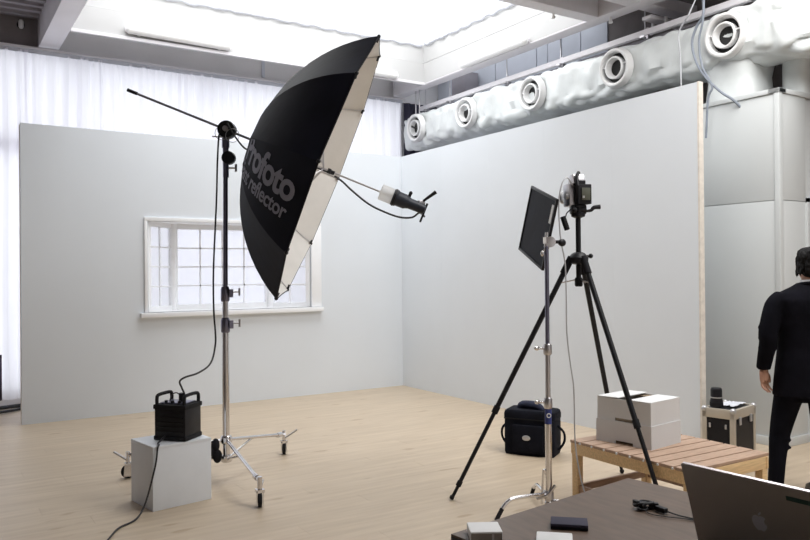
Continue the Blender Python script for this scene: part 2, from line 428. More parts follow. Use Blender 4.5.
# ruffled blind edge along the skylight
def ruffle(p0, p1, n, zt, name, label, seed):
    random.seed(seed); mb = MB(); vs = []; fs = []; p0 = Vector(p0); p1 = Vector(p1); d = (p1-p0).normalized(); nrm = Vector((-d.y, d.x, 0))
    for i in range(n+1):
        t = i/n; p = p0.lerp(p1, t); w = .012*sin(i*1.3)+.006*random.random()
        dz = .03+.022*abs(sin(i*.55))+.012*random.random()
        vs += [(p+nrm*w)[:2]+(zt,), (p+nrm*(w+.02))[:2]+(zt-dz,)]
    for i in range(n): fs.append((2*i, 2*i+1, 2*i+3, 2*i+2))
    mb.add(vs, fs)
    return tag(mb.build(name, M['cloth'], thick=.003), label, 'blind')
ruffle((-3.95, .44, 0), (.66, .44, 0), 90, 4.78, 'skylight_blind', 'ruffled white cloth edge along the back of the skylight', 3)
ruffle((.66, .42, 0), (.66, -2.6, 0), 60, 4.79, 'skylight_blind', 'ruffled white cloth edge along the right side of the skylight', 5)

# fluorescent fixtures on the well sides
def fixture(p0, p1, nrm, label):
    p0 = Vector(p0); p1 = Vector(p1); nrm = Vector(nrm); c = (p0+p1)/2
    t = thing('fluorescent_light', label, 'light', c, 0, 'opal strip lights on the skylight beams')
    d = (p1-p0).normalized()
    MB().bar(p0+nrm*.012, p1+nrm*.012, .024, .05).build('housing', M['beam'], t, bevel=.004)
    MB().path([p0+nrm*.045, p0+d*.03+nrm*.052, p1-d*.03+nrm*.052, p1+nrm*.045], [.025, .052, .052, .025], 12, 1).build('tube_cover', M['tube'], t)
    for f in (.12, .88):
        q = p0.lerp(p1, f); MB().bar(q+Vector((0, 0, -.045))+nrm*.02, q+Vector((0, 0, -.045))+nrm*.06, .03, .02).build('clip', M['plastic_white'], t)
    return t
fixture((-3.43, .45, 4.30), (-2.19, .45, 4.28), (0, -1, 0), 'white opal strip light on the skylight edge, left of the black umbrella')
fixture((-1.03, .45, 4.27), (.21, .45, 4.25), (0, -1, 0), 'opal strip light on the back beam, mostly behind the umbrella tip')
fixture((.69, -.50, 4.245), (.69, -1.79, 4.245), (-1, 0, 0), 'white opal strip light on the right-hand skylight beam above the duct')

# ------------------------------------------------------------------ sheer curtains
random.seed(9)
cx = -7.6; ci = 0
clab = ['sheer white curtain at the far left, beyond the flat edge', 'sheer white curtain above the left end of the flat',
        'sheer white curtain above the flat, under the left half of the strip light', 'sheer white curtain above the flat behind the light stand boom',
        'sheer white curtain mostly hidden behind the black umbrella', 'sheer white curtain at the room corner, right of the umbrella']
edges = [-7.6, -4.35, -3.55, -2.6, -1.7, -.5, .80]
for i in range(6):
    x0, x1 = edges[i], edges[i+1]; n = int((x1-x0)/.014); vs = []; fs = []
    ph = random.random()*6
    Z = [.09, .6, 1.4, 2.2, 3.0, 3.8, 4.0, 4.12]
    for k in range(n+1):
        x = x0 + (x1-x0)*k/n - (0.02 if k == 0 else 0)
        s1 = sin(2*pi*x/.165+ph+.8*sin(x*3)); s2 = sin(2*pi*x/.07+ph*2)
        for z in Z:
            a = .028 if z < 3.9 else (.018 if z < 4.1 else .006)
            vs.append((x + .012*sin(z*2+x*5), 1.21 + a*(s1+abs(s1)*.5) + .006*s2 + .006*sin(z*1.7+x*9), z))
    m_ = len(Z)
    for k in range(n):
        for q in range(m_-1): fs.append((k*m_+q, (k+1)*m_+q, (k+1)*m_+q+1, k*m_+q+1))
    t = thing('sheer_curtain', clab[i], 'curtain', ((x0+x1)/2, 1.21, .09), 0, 'sheer curtains along the back window')
    MB().add(vs, fs).build('fabric', M['curtain'], t)
    hd = MB()
    hd.rng(x0, x1, 1.205, 1.215, 4.09, 4.14); hd.build('heading_tape', M['cloth'], t)
t = thing('curtain_rail', 'thin pale rail carrying the sheer curtains', 'rail', (-3.4, 1.21, 4.13))
MB().rng(-8.6, .85, 1.19, 1.23, 4.14, 4.165).build('rail', M['beam'], t)
# dark cloth hanging in the corner
vs = []; fs = []
for k in range(41):
    x = .86+.70*k/40
    for z in (.1, 2, 4.12): vs.append((x, 1.27+.02*sin(k*.9), z))
for k in range(40):
    for q in range(2): fs.append((k*3+q, (k+1)*3+q, (k+1)*3+q+1, k*3+q+1))
tag(MB().add(vs, fs).build('blackout_curtain', M['darkgrey'], thick=.004), 'dark slate blackout curtain behind the end of the duct', 'curtain')

# ------------------------------------------------------------------ studio set flats
H = 3.05
lf = thing('set_flat', 'white studio set wall with a bay window, behind the light stand', 'set wall', (-2.27, 0, 0))
X0, X1 = -3.31, -1.33; Z0, Z1 = 1.09, 2.095
def flat_panel(mb, x0, x1, z0, z1): mb.rng(x0, x1, 0, .03, z0, z1)
xs = [-4.547, X0, X1, .0]
mb = MB(); flat_panel(mb, xs[0], X0, 0, H); flat_panel(mb, X1, 0, 0, H); flat_panel(mb, X0, X1, 0, Z0); flat_panel(mb, X0, X1, Z1, H)
mb.build('panel', M['white'], lf)
mb = MB()
for x in (-4.53, -3.6, -1.1, -.1): mb.rng(x-.02, x+.02, .03, .09, .0, H-.01)
for z in (.03, H-.03): mb.rng(-4.54, -.02, .03, .09, z-.02, z+.02)
mb.build('batten', M['ply'], lf)
# bay window
bw = MB()
cz = .035
bw.rng(X0-.03, X1+.13-.0, -.022, 0, Z1, Z1+.04)             # head casing
bw.rng(X0-.03, X0+.003, -.022, 0, Z0, Z1); bw.rng(X1-.005, X1+.13, -.022, 0, Z0, Z1)
bay = bw.build('bay_window', M['win'], lf, bevel=.003)
MB().rng(X0-.08, X1+.135, -.075, .03, Z0-.055, Z0-.005).build('sill', M['win'], bay, bevel=.006)
BP = [(X0, .03), (-2.93, .40), (-1.72, .40), (X1, .03)]
tp = MB(); tp.prism([(X0, .0), (X1, .0), (-1.68, .50), (-2.97, .50)], (0, 0, Z1), (1, 0, 0), (0, 1, 0), .02); tp.build('bay_head', M['win'], bay)
tp = MB(); tp.prism([(X0, .0), (X1, .0), (-1.68, .50), (-2.97, .50)], (0, 0, Z0-.02), (1, 0, 0), (0, 1, 0), .02); tp.build('bay_base', M['win'], bay)
def sash(a, b, cols, rows=4, st=.055, name='sash'):
    a = Vector((*a, 0)); b = Vector((*b, 0)); d = (b-a).normalized(); L = (b-a).length; nrm = Vector((-d.y, d.x, 0))
    up = Vector((0, 0, 1))
    f = MB()
    def bar(s0, z0, s1, z1, w, dep):
        p = a+d*s0+up*z0; q = a+d*s1+up*z1
        if abs(s1-s0) > abs(z1-z0): f.box((p+q)/2, ((q-p).length, dep, w), Matrix((d, nrm, up)).transposed())
        else: f.box((p+q)/2, (w, dep, (q-p).length), Matrix((d, nrm, up)).transposed())
    zb, zt = Z0, Z1
    bar(st, zb+st/2, L-st, zb+st/2, st, .049); bar(st, zt-st/2, L-st, zt-st/2, st, .049)
    bar(st/2, zb, st/2, zt, st, .05); bar(L-st/2, zb, L-st/2, zt, st, .05)
    w = (L-2*st)/cols; h = (zt-zb-2*st)/rows
    for i in range(1, cols): bar(st+w*i, zb+st, st+w*i, zt-st, .016, .022)
    for j in range(1, rows): bar(st, zb+st+h*j, L-st, zb+st+h*j, .016, .022)
    f.build(name, M['win'], bay)
    for i in range(cols):
        for j in range(rows):
            c = a+d*(st+w*(i+.5))+up*(zb+st+h*(j+.5))+nrm*.006
            MB().box(c, (w-.004, .004, h-.004), Matrix((d, nrm, up)).transposed()).build('pane', M['acrylic'], bay)
sash(BP[0], BP[1], 2); sash(BP[1], BP[2], 4, st=.06); sash(BP[2], BP[3], 2)
for x in (-2.93, -1.72): MB().lathe([(.052, Z0-.005), (.052, Z1+.005)], (x, .392, 0), seg=12).build('corner_post', M['win'], bay)
rf = thing('set_flat', 'plain white studio set wall with a pale plywood end, on the right', 'set wall', (0, -2.28, 0))
for i in range(5):
    MB().rng(0, .026, -.912*(i+1)+.0004, -.912*i-.0004, 0, H).build('panel', M['white'], rf)
MB().rng(0.0, .055, -4.578, -4.561, 0, H+.004).build('end_edge', M['ply'], rf)
mb = MB()
for y in (-.1, -1.2, -2.3, -3.4, -4.53): mb.rng(.027, .08, y-.02, y+.02, 0, H-.01)
for z in (.03, H-.03): mb.rng(.027, .08, -4.55, -.02, z-.02, z+.02)
mb.build('batten', M['ply'], rf)

# ------------------------------------------------------------------ partition room at right
wp = struct('wall_partition')
PXc, PYc, PH = .705, -4.84, 3.03
MB().rng(PXc+.01, PXc+.08, PYc+.03, -.5, 0, PH-.04).build('partition_core', M['partition'], wp)
for z0, z1 in ((.075, 2.085), (2.091, PH-.035)):
    for y0, y1 in ((PYc+.04, -3.93), (-3.926, -3.02), (-3.016, -2.1)):
        MB().rng(PXc, PXc+.012, y0, y1, z0, z1).build('partition_panel', M['partition'], wp, bevel=.002)
MB().rng(PXc+.03, 1.59, PYc+.012, PYc+.08, 0, PH-.04).build('partition_core', M['partition'], wp)
for z0, z1 in ((.075, 2.085), (2.091, PH-.035)):
    MB().rng(PXc+.04, 1.10, PYc, PYc+.012, z0, z1).build('partition_panel', M['partition'], wp, bevel=.002)
MB().rng(PXc-.008, PXc+.04, PYc-.008, PYc+.04, 0, PH).build('corner_post', M['partition'], wp, bevel=.004)
MB().rng(PXc-.012, PXc+.09, PYc-.012, -.5, PH-.035, PH+.005).build('top_rail', M['partition'], wp, bevel=.004)
MB().rng(PXc-.012, 1.59, PYc-.012, PYc+.09, PH-.035, PH+.005).build('top_rail', M['partition'], wp, bevel=.004)
smesh(MB().rng(PXc-.014, PXc-.0005, PYc-.014, -.5, 0, .075).rng(PXc-.014, 1.10, PYc-.014, PYc-.0005, 0, .075), 'baseboard_right', M['partition'], bevel=.003)
d1 = struct('door_1')
MB().rng(1.10, 1.135, PYc-.02, PYc+.01, 0, 2.12).build('door_frame', M['partition'], d1)
MB().rng(1.10, 1.585, PYc-.02, PYc+.01, 2.085, 2.12).build('door_frame', M['partition'], d1)
MB().rng(1.135, 1.58, PYc-.008, PYc+.01, 0.01, 2.085).build('door_leaf', M['roomgrey'], d1)

# ------------------------------------------------------------------ duct
du = thing('air_duct', 'long fabric-wrapped white air duct with round nozzles above the right flat', 'duct', (1.05, -2, 3.2))
def ductbody():
    random.seed(12); vs = []; fs = []; seg = 56; N = 260
    from mathutils import noise
    for k in range(N+1):
        y = 1.10 - k*(1.10+6.6)/N
        big = 1.0 if y > -4.0 else 1.0+min(1, (-4.0-y)/.9)*.16
        for i in range(seg):
            t = 2*pi*i/seg; a = cos(t); b = sin(t); pw = .42
            x = math.copysign(abs(a)**pw, a)*.25; z = math.copysign(abs(b)**pw, b)*.245*big
            w = noise.noise(Vector((x*4, y*2.2, z*4)))*.022 + (abs(noise.noise(Vector((x*7+y*2, y*4.5+z*5, z*6-y*2))))-.2)*.07
            sag = .012*sin(y*5.2)
            r = 1+w/.25
            vs.append((1.01+x*r, y, 3.612+z*r+(sag if b < 0 else sag*.7)))
    for k in range(N):
        for i in range(seg):
            j = (i+1) % seg; fs.append((k*seg+i, k*seg+j, (k+1)*seg+j, (k+1)*seg+i))
    fs.append(tuple(range(seg))); fs.append(tuple(range(N*seg, (N+1)*seg)))
    return MB().add(vs, fs)
ductbody().build('duct_body', M['ductwrap'], du)
bm_ = MB(); secs = []
from mathutils import noise
for i in range(9):
    z = 3.45-.075*i*1.3
    secs.append(((1.03, -4.27, z), .235*(1+.05*sin(i*2.1)), .26*(1+.05*sin(i*1.7+1)), 0, .6))
bm_.loft(secs, 24).build('branch_duct', M['ductwrap'], du)
mb = MB()
mb.loft([((1.2, -4.72, 3.02), .10, .12, 0, .8), ((1.2, -4.72, 3.5), .10, .12, 0, .8)], 16).build('branch_pipe', M['ductwrap'], du)
for i, (y, z) in enumerate([(.71, 3.625), (-.496, 3.622), (-1.784, 3.615), (-3.069, 3.618), (-4.344, 3.61)]):
    o = (.722, y, z); ax = (-1, 0, -.06)
    nz = MB().lathe([(.205, -.03), (.200, .03), (.19, .048), (.175, .05), (.160, .04), (.155, .02), (.152, -.03)], o, ax, 32, cap=False).build('nozzle', M['plastic_white'], du)
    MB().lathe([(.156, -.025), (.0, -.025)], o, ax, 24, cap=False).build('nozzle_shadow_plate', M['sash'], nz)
    MB().lathe([(.112, -.02), (.118, .035), (.112, .045), (.100, .045), (.090, .02), (.082, -.02)], o, ax, 28, cap=False).build('inner_ring', M['plastic_white'], nz)
    O = Vector(o); A = Vector(ax).normalized(); b = MB()
    for s_ in (-1, 1): b.tube(O+A*.02+Vector((0, s_*.11, .02)), O+A*.02+Vector((0, s_*.16, .03)), .008)
    b.build('pivot_pin', M['plastic_white'], nz)
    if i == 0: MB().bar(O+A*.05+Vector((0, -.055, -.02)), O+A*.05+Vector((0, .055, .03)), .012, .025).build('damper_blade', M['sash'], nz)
# suspended rail above the duct
t = thing('suspended_rail', 'pale steel rail hung on rods above the duct', 'rail', (.95, -2, 3.97))
MB().rng(.92, .98, -6.5, .93, 3.935, 3.995).build('rail', M['beam'], t, bevel=.003)
MB().rng(1.0, 1.25, -6.5, .85, 3.90, 3.925).build('angle_iron', M['deck'], t)
for y in (.80, .18, -1.06, -2.03, -3.256, -4.5):
    MB().tube((.95, y, 3.9), (.95, y, 4.6), .007, seg=8).build('hanging_rod', M['steel'], t)
    MB().rng(.90, 1.02, y-.03, y+.03, 3.915, 3.935).rng(.93, .97, y-.05, y-.03, 3.9, 4.01).build('clamp', M['steel'], t)
for y in (.74, .84):
    MB().tube((.80, y, 3.72), (.80, y, 4.25), .010, seg=8).build('drop_rod', M['steel'], t)
# cross members at the top right
t = thing('cross_rail', 'short pale channel bridging the ceiling beams at top right', 'rail', (1.3, -3.3, 4.1))
MB().rng(.90, 1.58, -3.38, -3.26, 4.085, 4.12).build('channel', M['beam'], t, bevel=.004)
for x, y in [(1.1, -3.40), (1.35, -3.40), (1.1, -3.24)]:
    MB().tube((x, y, 4.06), (x, y, 4.12), .02, seg=10).build('bolt', M['plastic_white'], t)
tag(MB().rng(1.30, 1.56, .30, .62, 4.15, 4.45).build('junction_box', M['deck'], bevel=.01), 'grey junction box on the wall above the far end of the duct', 'box')
# hanging cables
cab = [('thick bluish grey cable looping down in front of the duct', .012, 'greycable', [(.62,-4.19,4.58),(.6,-4.198,3.998),(.6,-4.196,3.817),(.6,-4.121,3.719),(.6,-4.077,3.584),(.6,-4.128,3.388),(.6,-4.241,3.216),(.62,-4.36,3.083),(.66,-4.45,3.0),(.75,-4.5,2.9)]),
       ('second grey cable hanging just right of the looped cable, ending behind the flat', .010, 'greycable', [(.60,-4.22,4.58),(.58,-4.215,3.83),(.6,-4.152,3.601),(.6,-4.18,3.357),(.6,-4.281,3.153),(.6,-4.239,3.045),(.62,-4.2,2.7)]),
       ('thin pale cable hanging over the duct left of the looped cables', .007, 'palecable', [(.75,-4.10,4.2),(.6,-4.059,3.885),(.6,-3.994,3.811),(.6,-3.932,3.716),(.6,-3.946,3.534),(.6,-3.954,3.28),(.6,-3.96,2.8)])]
for lab, r, m_, pts in cab:
    tag(MB().path(pts, r, 8, 5).build('hanging_cable', M[m_]), lab, 'cable')
t = thing('ceiling_sensor', 'tiny white sensor under the dark ceiling at top left', 'sensor', (-4.40, 1.35, 4.44))
MB().lathe([(.018, 0), (.03, .02), (.03, .08), (.02, .1)], (-4.40, 1.34, 4.40), (0, 0, 1), 14).build('housing', M['plastic_white'], t)
MB().lathe([(.045, 0), (.045, .012)], (-4.40, 1.365, 4.45), (0, 1, 0), 14).build('base_plate', M['black'], t)

# ------------------------------------------------------------------ roller light stand
BX, BY = -3.49, -3.062
def knob(mb, p, d, L=.05, r=.005):
    p = Vector(p); d = Vector(d).normalized(); q = p+d*L
    mb.tube(p, q, r, seg=8); u = Vector((0, 0, 1)); mb.tube(q-u*.028, q+u*.028, r*1.3, seg=8); return mb
st = thing('light_stand', 'tall chrome roller light stand with boom, carrying the big umbrella', 'light stand', (BX, BY, 0))
RD = Vector((.843, -.539, 0))      # towards picture right
MB().tube((BX, BY, .12), (BX, BY, 1.13), .0265).build('pole', tag and M['chrome'], st)
MB().tube((BX, BY, 1.12), (BX, BY, 1.38), .021).build('pole', M['steel'], st)
MB().tube((BX+.002, BY+.001, 1.36), (BX+.014, BY+.008, 2.44), .0175).build('pole', M['darksteel'], st)
for z, m_ in ((1.10, 'darksteel'), (1.33, 'darksteel')):
    c = MB().lathe([(.028, 0), (.033, .01), (.033, .09), (.026, .11)], (BX, BY, z-.03), seg=16)
    c.box(Vector((BX, BY, z+.03))+RD*.04, (.03, .03, .06)); co = c.build('collar', M[m_], st)
    kb = MB(); knob(kb, Vector((BX, BY, z+.04))+RD*.05, RD, .055, .006); kb.build('clamp_knob', M['steel'], co)
# base hub and legs
MB().lathe([(.035, 0), (.042, .01), (.042, .05), (.035, .06)], (BX, BY, .25), seg=18).build('hub', M['chrome'], st)
MB().lathe([(.035, 0), (.042, .01), (.042, .045), (.032, .055)], (BX, BY, .115), seg=18).build('lower_hub', M['chrome'], st)
for (wx, wy), lev in (((-2.85, -2.64), (.8, -.35, .55)), ((-3.55, -3.87), (.25, .3, .25)), ((-4.103, -2.665), (-.75, .30, .55))):
    W_ = Vector((wx, wy, 0)); c0 = Vector((BX, BY, 0)); d = (W_-c0).normalized(); zt = .16
    lg = MB().tube(c0+d*.03+Vector((0, 0, .275)), W_-d*.07+Vector((0, 0, zt+.015)), .0135)
    lg.lathe([(.02, 0), (.02, .05)], W_-d*.10+Vector((0, 0, zt+.015)), d, 12)
    lo = lg.build('leg', M['chrome'], st)
    mid = (c0+d*.03+Vector((0, 0, .275))).lerp(W_-d*.07+Vector((0, 0, zt+.015)), .45)
    MB().tube(c0+d*.03+Vector((0, 0, .14)), mid, .009).build('brace', M['chrome'], st)
    sd = {-2.85: Vector((.9, -.45, 0)), -3.55: Vector((.93, -.36, 0)), -4.103: Vector((-.25, -.97, 0))}[wx].normalized()
    cs = MB().tube(W_+Vector((0, 0, .10)), W_+Vector((0, 0, zt+.035)), .016)
    cs.tube(W_-d*.07+Vector((0, 0, zt+.015)), W_+Vector((0, 0, zt+.01)), .015)
    fw = Vector((-sd.y, sd.x, 0))
    cs.box(W_+Vector((0, 0, .105)), (.05, .05, .02))
    for s_ in (-1, 1): cs.prism([(-.03, .02), (.03, .02), (.022, .11), (-.022, .11)][::1], W_+sd*(s_*.022)-sd*.002+Vector((0, 0, -.005)), fw, Vector((0, 0, 1)), .004)
    ca = cs.build('caster', M['chrome'], st)
    wh = MB().lathe([(.030, -.014), (.046, -.013), (.05, -.008), (.05, .008), (.046, .013), (.030, .014)], W_+Vector((0, 0, .05)), sd, 22)
    wo = wh.build('wheel', M['rubber'], ca)
    MB().lathe([(.028, -.0165), (.028, .0165)], W_+Vector((0, 0, .05)), sd, 18).build('wheel_hub', M['silver'], ca)
    lv = Vector(lev); p = W_+Vector((0, 0, .13))
    MB().bar(p, p+lv*.125, .026, .011).build('brake_lever', M['steel'], ca)
# clamp knob cluster on the base behind the white cube
kb = MB().sphere((BX-.085, BY-.01, .25), (.03, .03, .05)).sphere((BX-.075, BY-.02, .17), (.035, .03, .05)).box((BX-.09, BY, .21), (.04, .05, .09))
kb.build('hook_clamp', M['blackmatte'], st, bevel=0)
MB().tube((BX-.14, BY+.01, .275), (BX, BY, .275), .010).tube((BX-.14, BY+.02, .15), (BX, BY, .15), .010).build('tie_bar', M['chrome'], st)
# boom head
P0 = Vector((-3.478, -3.098, 2.565)); A = Vector((.8099, -.4498, -.3765)).normalized()
side = Vector((.539, .843, 0))
VD = Vector((-.539, -.843, 0))     # towards the camera
hd = MB().lathe([(.030, -.05), (.062, -.045), (.066, -.03), (.066, .03), (.062, .045), (.030, .05)], P0, VD, 26)
ho = hd.build('boom_clamp', M['black'], st)
MB().lathe([(.02, .05), (.02, .07)], P0, VD, 14).build('clamp_bolt', M['steel'], ho)
nb = MB(); top = Vector((BX+.016, BY+.010, 0))
nb.tube(top+Vector((0, 0, 2.22)), top+Vector((0, 0, 2.53)), .022); nb.tube(top+Vector((0, 0, 2.44)), top+Vector((0, 0, 2.53)), .028)
nb.build('spigot', M['darksteel'], st)
kn = MB().lathe([(.02, -.035), (.046, -.03), (.05, -.02), (.05, .02), (.046, .03), (.02, .035)], top+Vector((0, 0, 2.365))+RD*.022, VD, 22)
kn.build('tilt_knob', M['flash'], st)
kb = MB(); knob(kb, top+Vector((0, 0, 2.29))+RD*.02, RD, .055, .007); kb.build('clamp_knob', M['steel'], st)
wl = MB(); wl.torus(P0+RD*.05+Vector((0, 0, -.05))+VD*.05, VD, .05, .0025, 20, 6); wl.torus(P0-RD*.03+Vector((0, 0, -.03))+VD*.04, VD, .05, .0025, 20, 6)
wl.build('cable_tie', M['palecable'], st)
MB().tube(P0+Vector((0, 0, -.045))-RD*.11, P0+Vector((0, 0, -.055)), .006, seg=8).build('lock_lever', M['steel'], st)
bmo = MB().tube(P0+A*-.752, P0+A*.245, .0095).build('boom_arm', M['boomgrey'], st)
MB().tube(P0+A*-.775, P0+A*-.70, .013).build('boom_cap', M['black'], bmo)

# ------------------------------------------------------------------ giant umbrella reflector
U = A.cross(Vector((0, 0, 1))).normalized(); V = U.cross(A).normalized()
NR = 10; RR = 1.040; PHI = -.395; SR = .814; QM = rad(61); DEP = RR*(1-cos(QM))/sin(QM)
CR = P0 + A*SR; CA = CR - A*DEP       # rim centre, apex
um = thing('reflector_umbrella', 'giant black parabolic umbrella with white lining and grey lettering', 'umbrella', CA)
def rad_dir(th): return V*cos(th) - U*sin(th)
def vth(k): return PHI + k*2*pi/NR
def qpt(q, off=0.0):
    """radius and height of the rib profile at parameter q (0 apex .. 1 rim)"""
    a = q*QM; K = RR/sin(QM)
    return sin(a)*(K+off), (K - (K+off)*cos(a))
def shell(k, off, n=14, m=6):
    vs = []; fs = []; d0 = rad_dir(vth(k)); d1 = rad_dir(vth(k+1))
    for i in range(n+1):
        q = .03+.97*i/n; r, h = qpt(q, off)
        for j in range(m+1):
            f = j/m; d = d0.lerp(d1, f); rr = r - .010*sin(pi*f)*q
            vs.append(CA + A*h + d*rr)
    for i in range(n):
        for j in range(m):
            a = i*(m+1)+j; fs.append((a, a+1, a+m+2, a+m+1))
    return MB().add(vs, fs)
for k in range(NR):
    g = shell(k, 0.0).build('outer_gore', M['umb'], um)
    shell(k, -.006).build('lining_gore', M['umbin'], um)
    d0 = rad_dir(vth(k)); pts = []
    for i in range(13):
        r, h = qpt(.05+.95*i/12, -.012); pts.append(CA+A*h+d0*r)
    MB().path(pts, .0035, 6, 1).build('rib', M['steel'], um)
    r, h = qpt(1.0); p = CA+A*h+d0*r
    MB().sphere(p+d0*-.006, (.014, .014, .014), 10, 6).tube(p-d0*.05, p, .009, seg=8).build('rib_tip', M['black'], um)
    p2 = CA+A*h+rad_dir(vth(k+1))*r
    MB().path([p, p.lerp(p2, .5)-(d0+rad_dir(vth(k+1))).normalized()*.008, p2], .006, 6, 4).build('rim_binding', M['blackmatte'], um)
    r, h = qpt(.62, -.01); MB().tube(CR-A*.05, CA+A*h+d0*r, .0035, seg=6).build('stretcher', M['steel'], um)
MB().lathe([(.06, -.012), (.065, .0), (.05, .03), (.02, .05)], CA, A, 20).build('hub_cap', M['black'], um)
MB().tube(CA-A*.05, P0+A*1.235, .0075).build('shaft', M['steel'], um)
MB().tube(CR-A*.0, CR+A*.035, .014).tube(CR-A*.02, CR+A*.005, .02).build('runner', M['black'], um)
# lettering printed on one gore
def gore_pt(k, s, l, off=.0035):
    """s = arc length from the apex along the gore, l = sideways offset"""
    K = RR/sin(QM); a = s/K
    d0 = rad_dir(vth(k)); d1 = rad_dir(vth(k+1)); mid = (d0+d1)*.5; e = (d0-d1).normalized()
    ml = mid.length; w = (d0-d1).length
    r = sin(a)*K; h = K-K*cos(a)
    f = min(.98, max(.02, .5 + l/max(1e-6, w*r)))
    d = d0.lerp(d1, f); rr = r - .010*sin(pi*f)*(a/QM)
    nrm = (d.normalized()*sin(a) - A*cos(a)).normalized()
    return CA + A*h + d*rr + nrm*off
def gore_text(txt, k, s0, l0, size, bold, name, spacing=1.0):
    cu = bpy.data.curves.new('t', 'FONT'); cu.body = txt; cu.size = size; cu.offset = bold; cu.resolution_u = 4; cu.space_character = spacing
    t_ = bpy.data.objects.new('t', cu); COL.objects.link(t_)
    dg = bpy.context.evaluated_depsgraph_get(); me = bpy.data.meshes.new_from_object(t_.evaluated_get(dg)); bpy.data.objects.remove(t_)
    bm = bmesh.new(); bm.from_mesh(me); bmesh.ops.triangulate(bm, faces=bm.faces)
    bmesh.ops.subdivide_edges(bm, edges=[e for e in bm.edges if e.calc_length() > size*.25], cuts=1)
    bmesh.ops.triangulate(bm, faces=bm.faces)
    vs = [gore_pt(k, s0+v.co.x, l0+v.co.y) for v in bm.verts]; fs = [[v.index for v in f.verts] for f in bm.faces]
    bm.free()
    return MB().add(vs, fs).build(name, M['print'], um)
TK = -3
gore_text('Profoto', TK, .40, -.015, .265, .008, 'lettering', .93)
gore_text('Giant reflector', TK, .335, -.138, .145, .003, 'lettering', .95)

# ------------------------------------------------------------------ flash head
fh = thing('studio_flash', 'black studio flash with clear glass dome hanging on the umbrella shaft', 'flash', P0+A*1.42)
def AL(prof, seg=26): return MB().lathe(prof, P0, A, seg)
AL([(.050, 1.215), (.060, 1.22), (.060, 1.32), (.056, 1.322)]).build('glass_dome', M['dome'], fh)
AL([(.008, 1.20), (.014, 1.23), (.014, 1.32)]).build('modelling_lamp', M['plastic_white'], fh)
AL([(.050, 1.31), (.062, 1.315), (.063, 1.345), (.056, 1.355), (.055, 1.415), (.048, 1.43), (.041, 1.45), (.039, 1.54), (.034, 1.57), (.024, 1.575)]).build('body', M['flash'], fh)
AL([(.060, 1.322), (.066, 1.324), (.066, 1.336), (.060, 1.338)]).build('lock_ring', M['black'], fh)
q = P0+A*1.43; UPV = V
MB().tube(q+UPV*.04, q+UPV*.075, .012).sphere(q+UPV*.076, .014, 12, 8).build('tilt_knob', M['black'], fh)
q = P0+A*1.53
MB().box(q+UPV*.04, (.05, .03, .03)).build('bracket', M['steel'], fh, bevel=.004)
MB().path([q+UPV*.035, q+RD*.04+Vector((0, 0, .055)), q+RD*.125+Vector((0, 0, .115))], [.008, .010, .015], 10, 4).build('handle', M['black'], fh)
q = P0+A*1.575
MB().tube(q+UPV*.05, q-UPV*.10, .008).build('mount_bar', M['black'], fh)
tag(MB().path([P0+A*.86-UPV*.02, (-2.70, -3.44, 2.19), (-2.639, -3.47, 2.125), (-2.525, -3.528, 2.022), (-2.414, -3.592, 1.958), (-2.324, -3.648, 1.922), (-2.249, -3.699, 1.920), (-2.20, -3.73, 1.955), P0+A*1.59-UPV*.05], .0075, 8, 6).build('flash_cable', M['cable']),
    'black cable looping from the umbrella centre up to the flash head', 'cable')
tag(MB().path([P0+VD*.08+RD*.02+Vector((0,0,.035)), P0+A*.08+VD*.09-Vector((0,0,.03)), P0+A*.16+VD*.06-Vector((0, 0, .09)), P0+A*.22-Vector((0, 0, .04)), P0+A*.30-Vector((0, 0, .012)), P0+A*.5-Vector((0, 0, .012)), P0+A*.84-Vector((0, 0, .012))], .0065, 8, 5).build('boom_cable', M['cable']),
    'black cable drooping from the boom clamp into the umbrella back', 'cable')
tag(MB().path([(-3.50, -3.12, 2.60), (-3.541, -3.113, 2.536), (-3.556, -3.108, 2.338), (-3.565, -3.105, 2.045), (-3.589, -3.10, 1.548), (-3.60, -3.13, 1.25), (-3.60, -3.16, 1.095), (-3.62, -3.22, 1.0), (-3.69, -3.33, .885), (-3.80, -3.41, .835), (-3.895, -3.43, .815), (-3.935, -3.435, .79), (-3.922, -3.437, .745), (-3.905, -3.44, .70), (-3.905, -3.44, .66)], .0065, 8, 5).build('lamp_cable', M['cable']),
    'long black cable running down the stand to the power pack', 'cable')

# ------------------------------------------------------------------ white cube and power pack
def rect(o, e, w, d):  # corners from origin o along unit e (w) and its left normal (d)
    o = Vector(o); e = Vector(e).normalized(); n = Vector((-e.y, e.x, 0)); return o, e, n
o = Vector((-4.150, -3.588, 0)); e = Vector((.985, .17, 0)).normalized(); n = Vector((-e.y, e.x, 0))
R3 = Matrix((e, n, Vector((0, 0, 1)))).transposed()
t = thing('display_cube', 'white laminated cube standing on the floor under the power pack', 'cube', o+(e+n)*.2, math.atan2(e.y, e.x))
c = o+e*.2+n*.17
b = MB(); tk = .018
b.box(c+Vector((0, 0, .41-tk/2)), (.405, .345, tk), R3)
b.box(o+e*.2+n*(tk/2)+Vector((0, 0, .196)), (.405, tk, .392), R3); b.box(o+e*.2+n*(.34-tk/2)+Vector((0, 0, .196)), (.405, tk, .392), R3)
b.box(o+e*(.4025-tk/2)+n*.17+Vector((0, 0, .196)), (tk, .305, .392), R3)
b.box(o+e*(-.0025+tk/2)+n*.17+Vector((0, 0, .196)), (tk, .305, .392), R3)
b.build('shell', M['boxwhite'], t, bevel=.002)
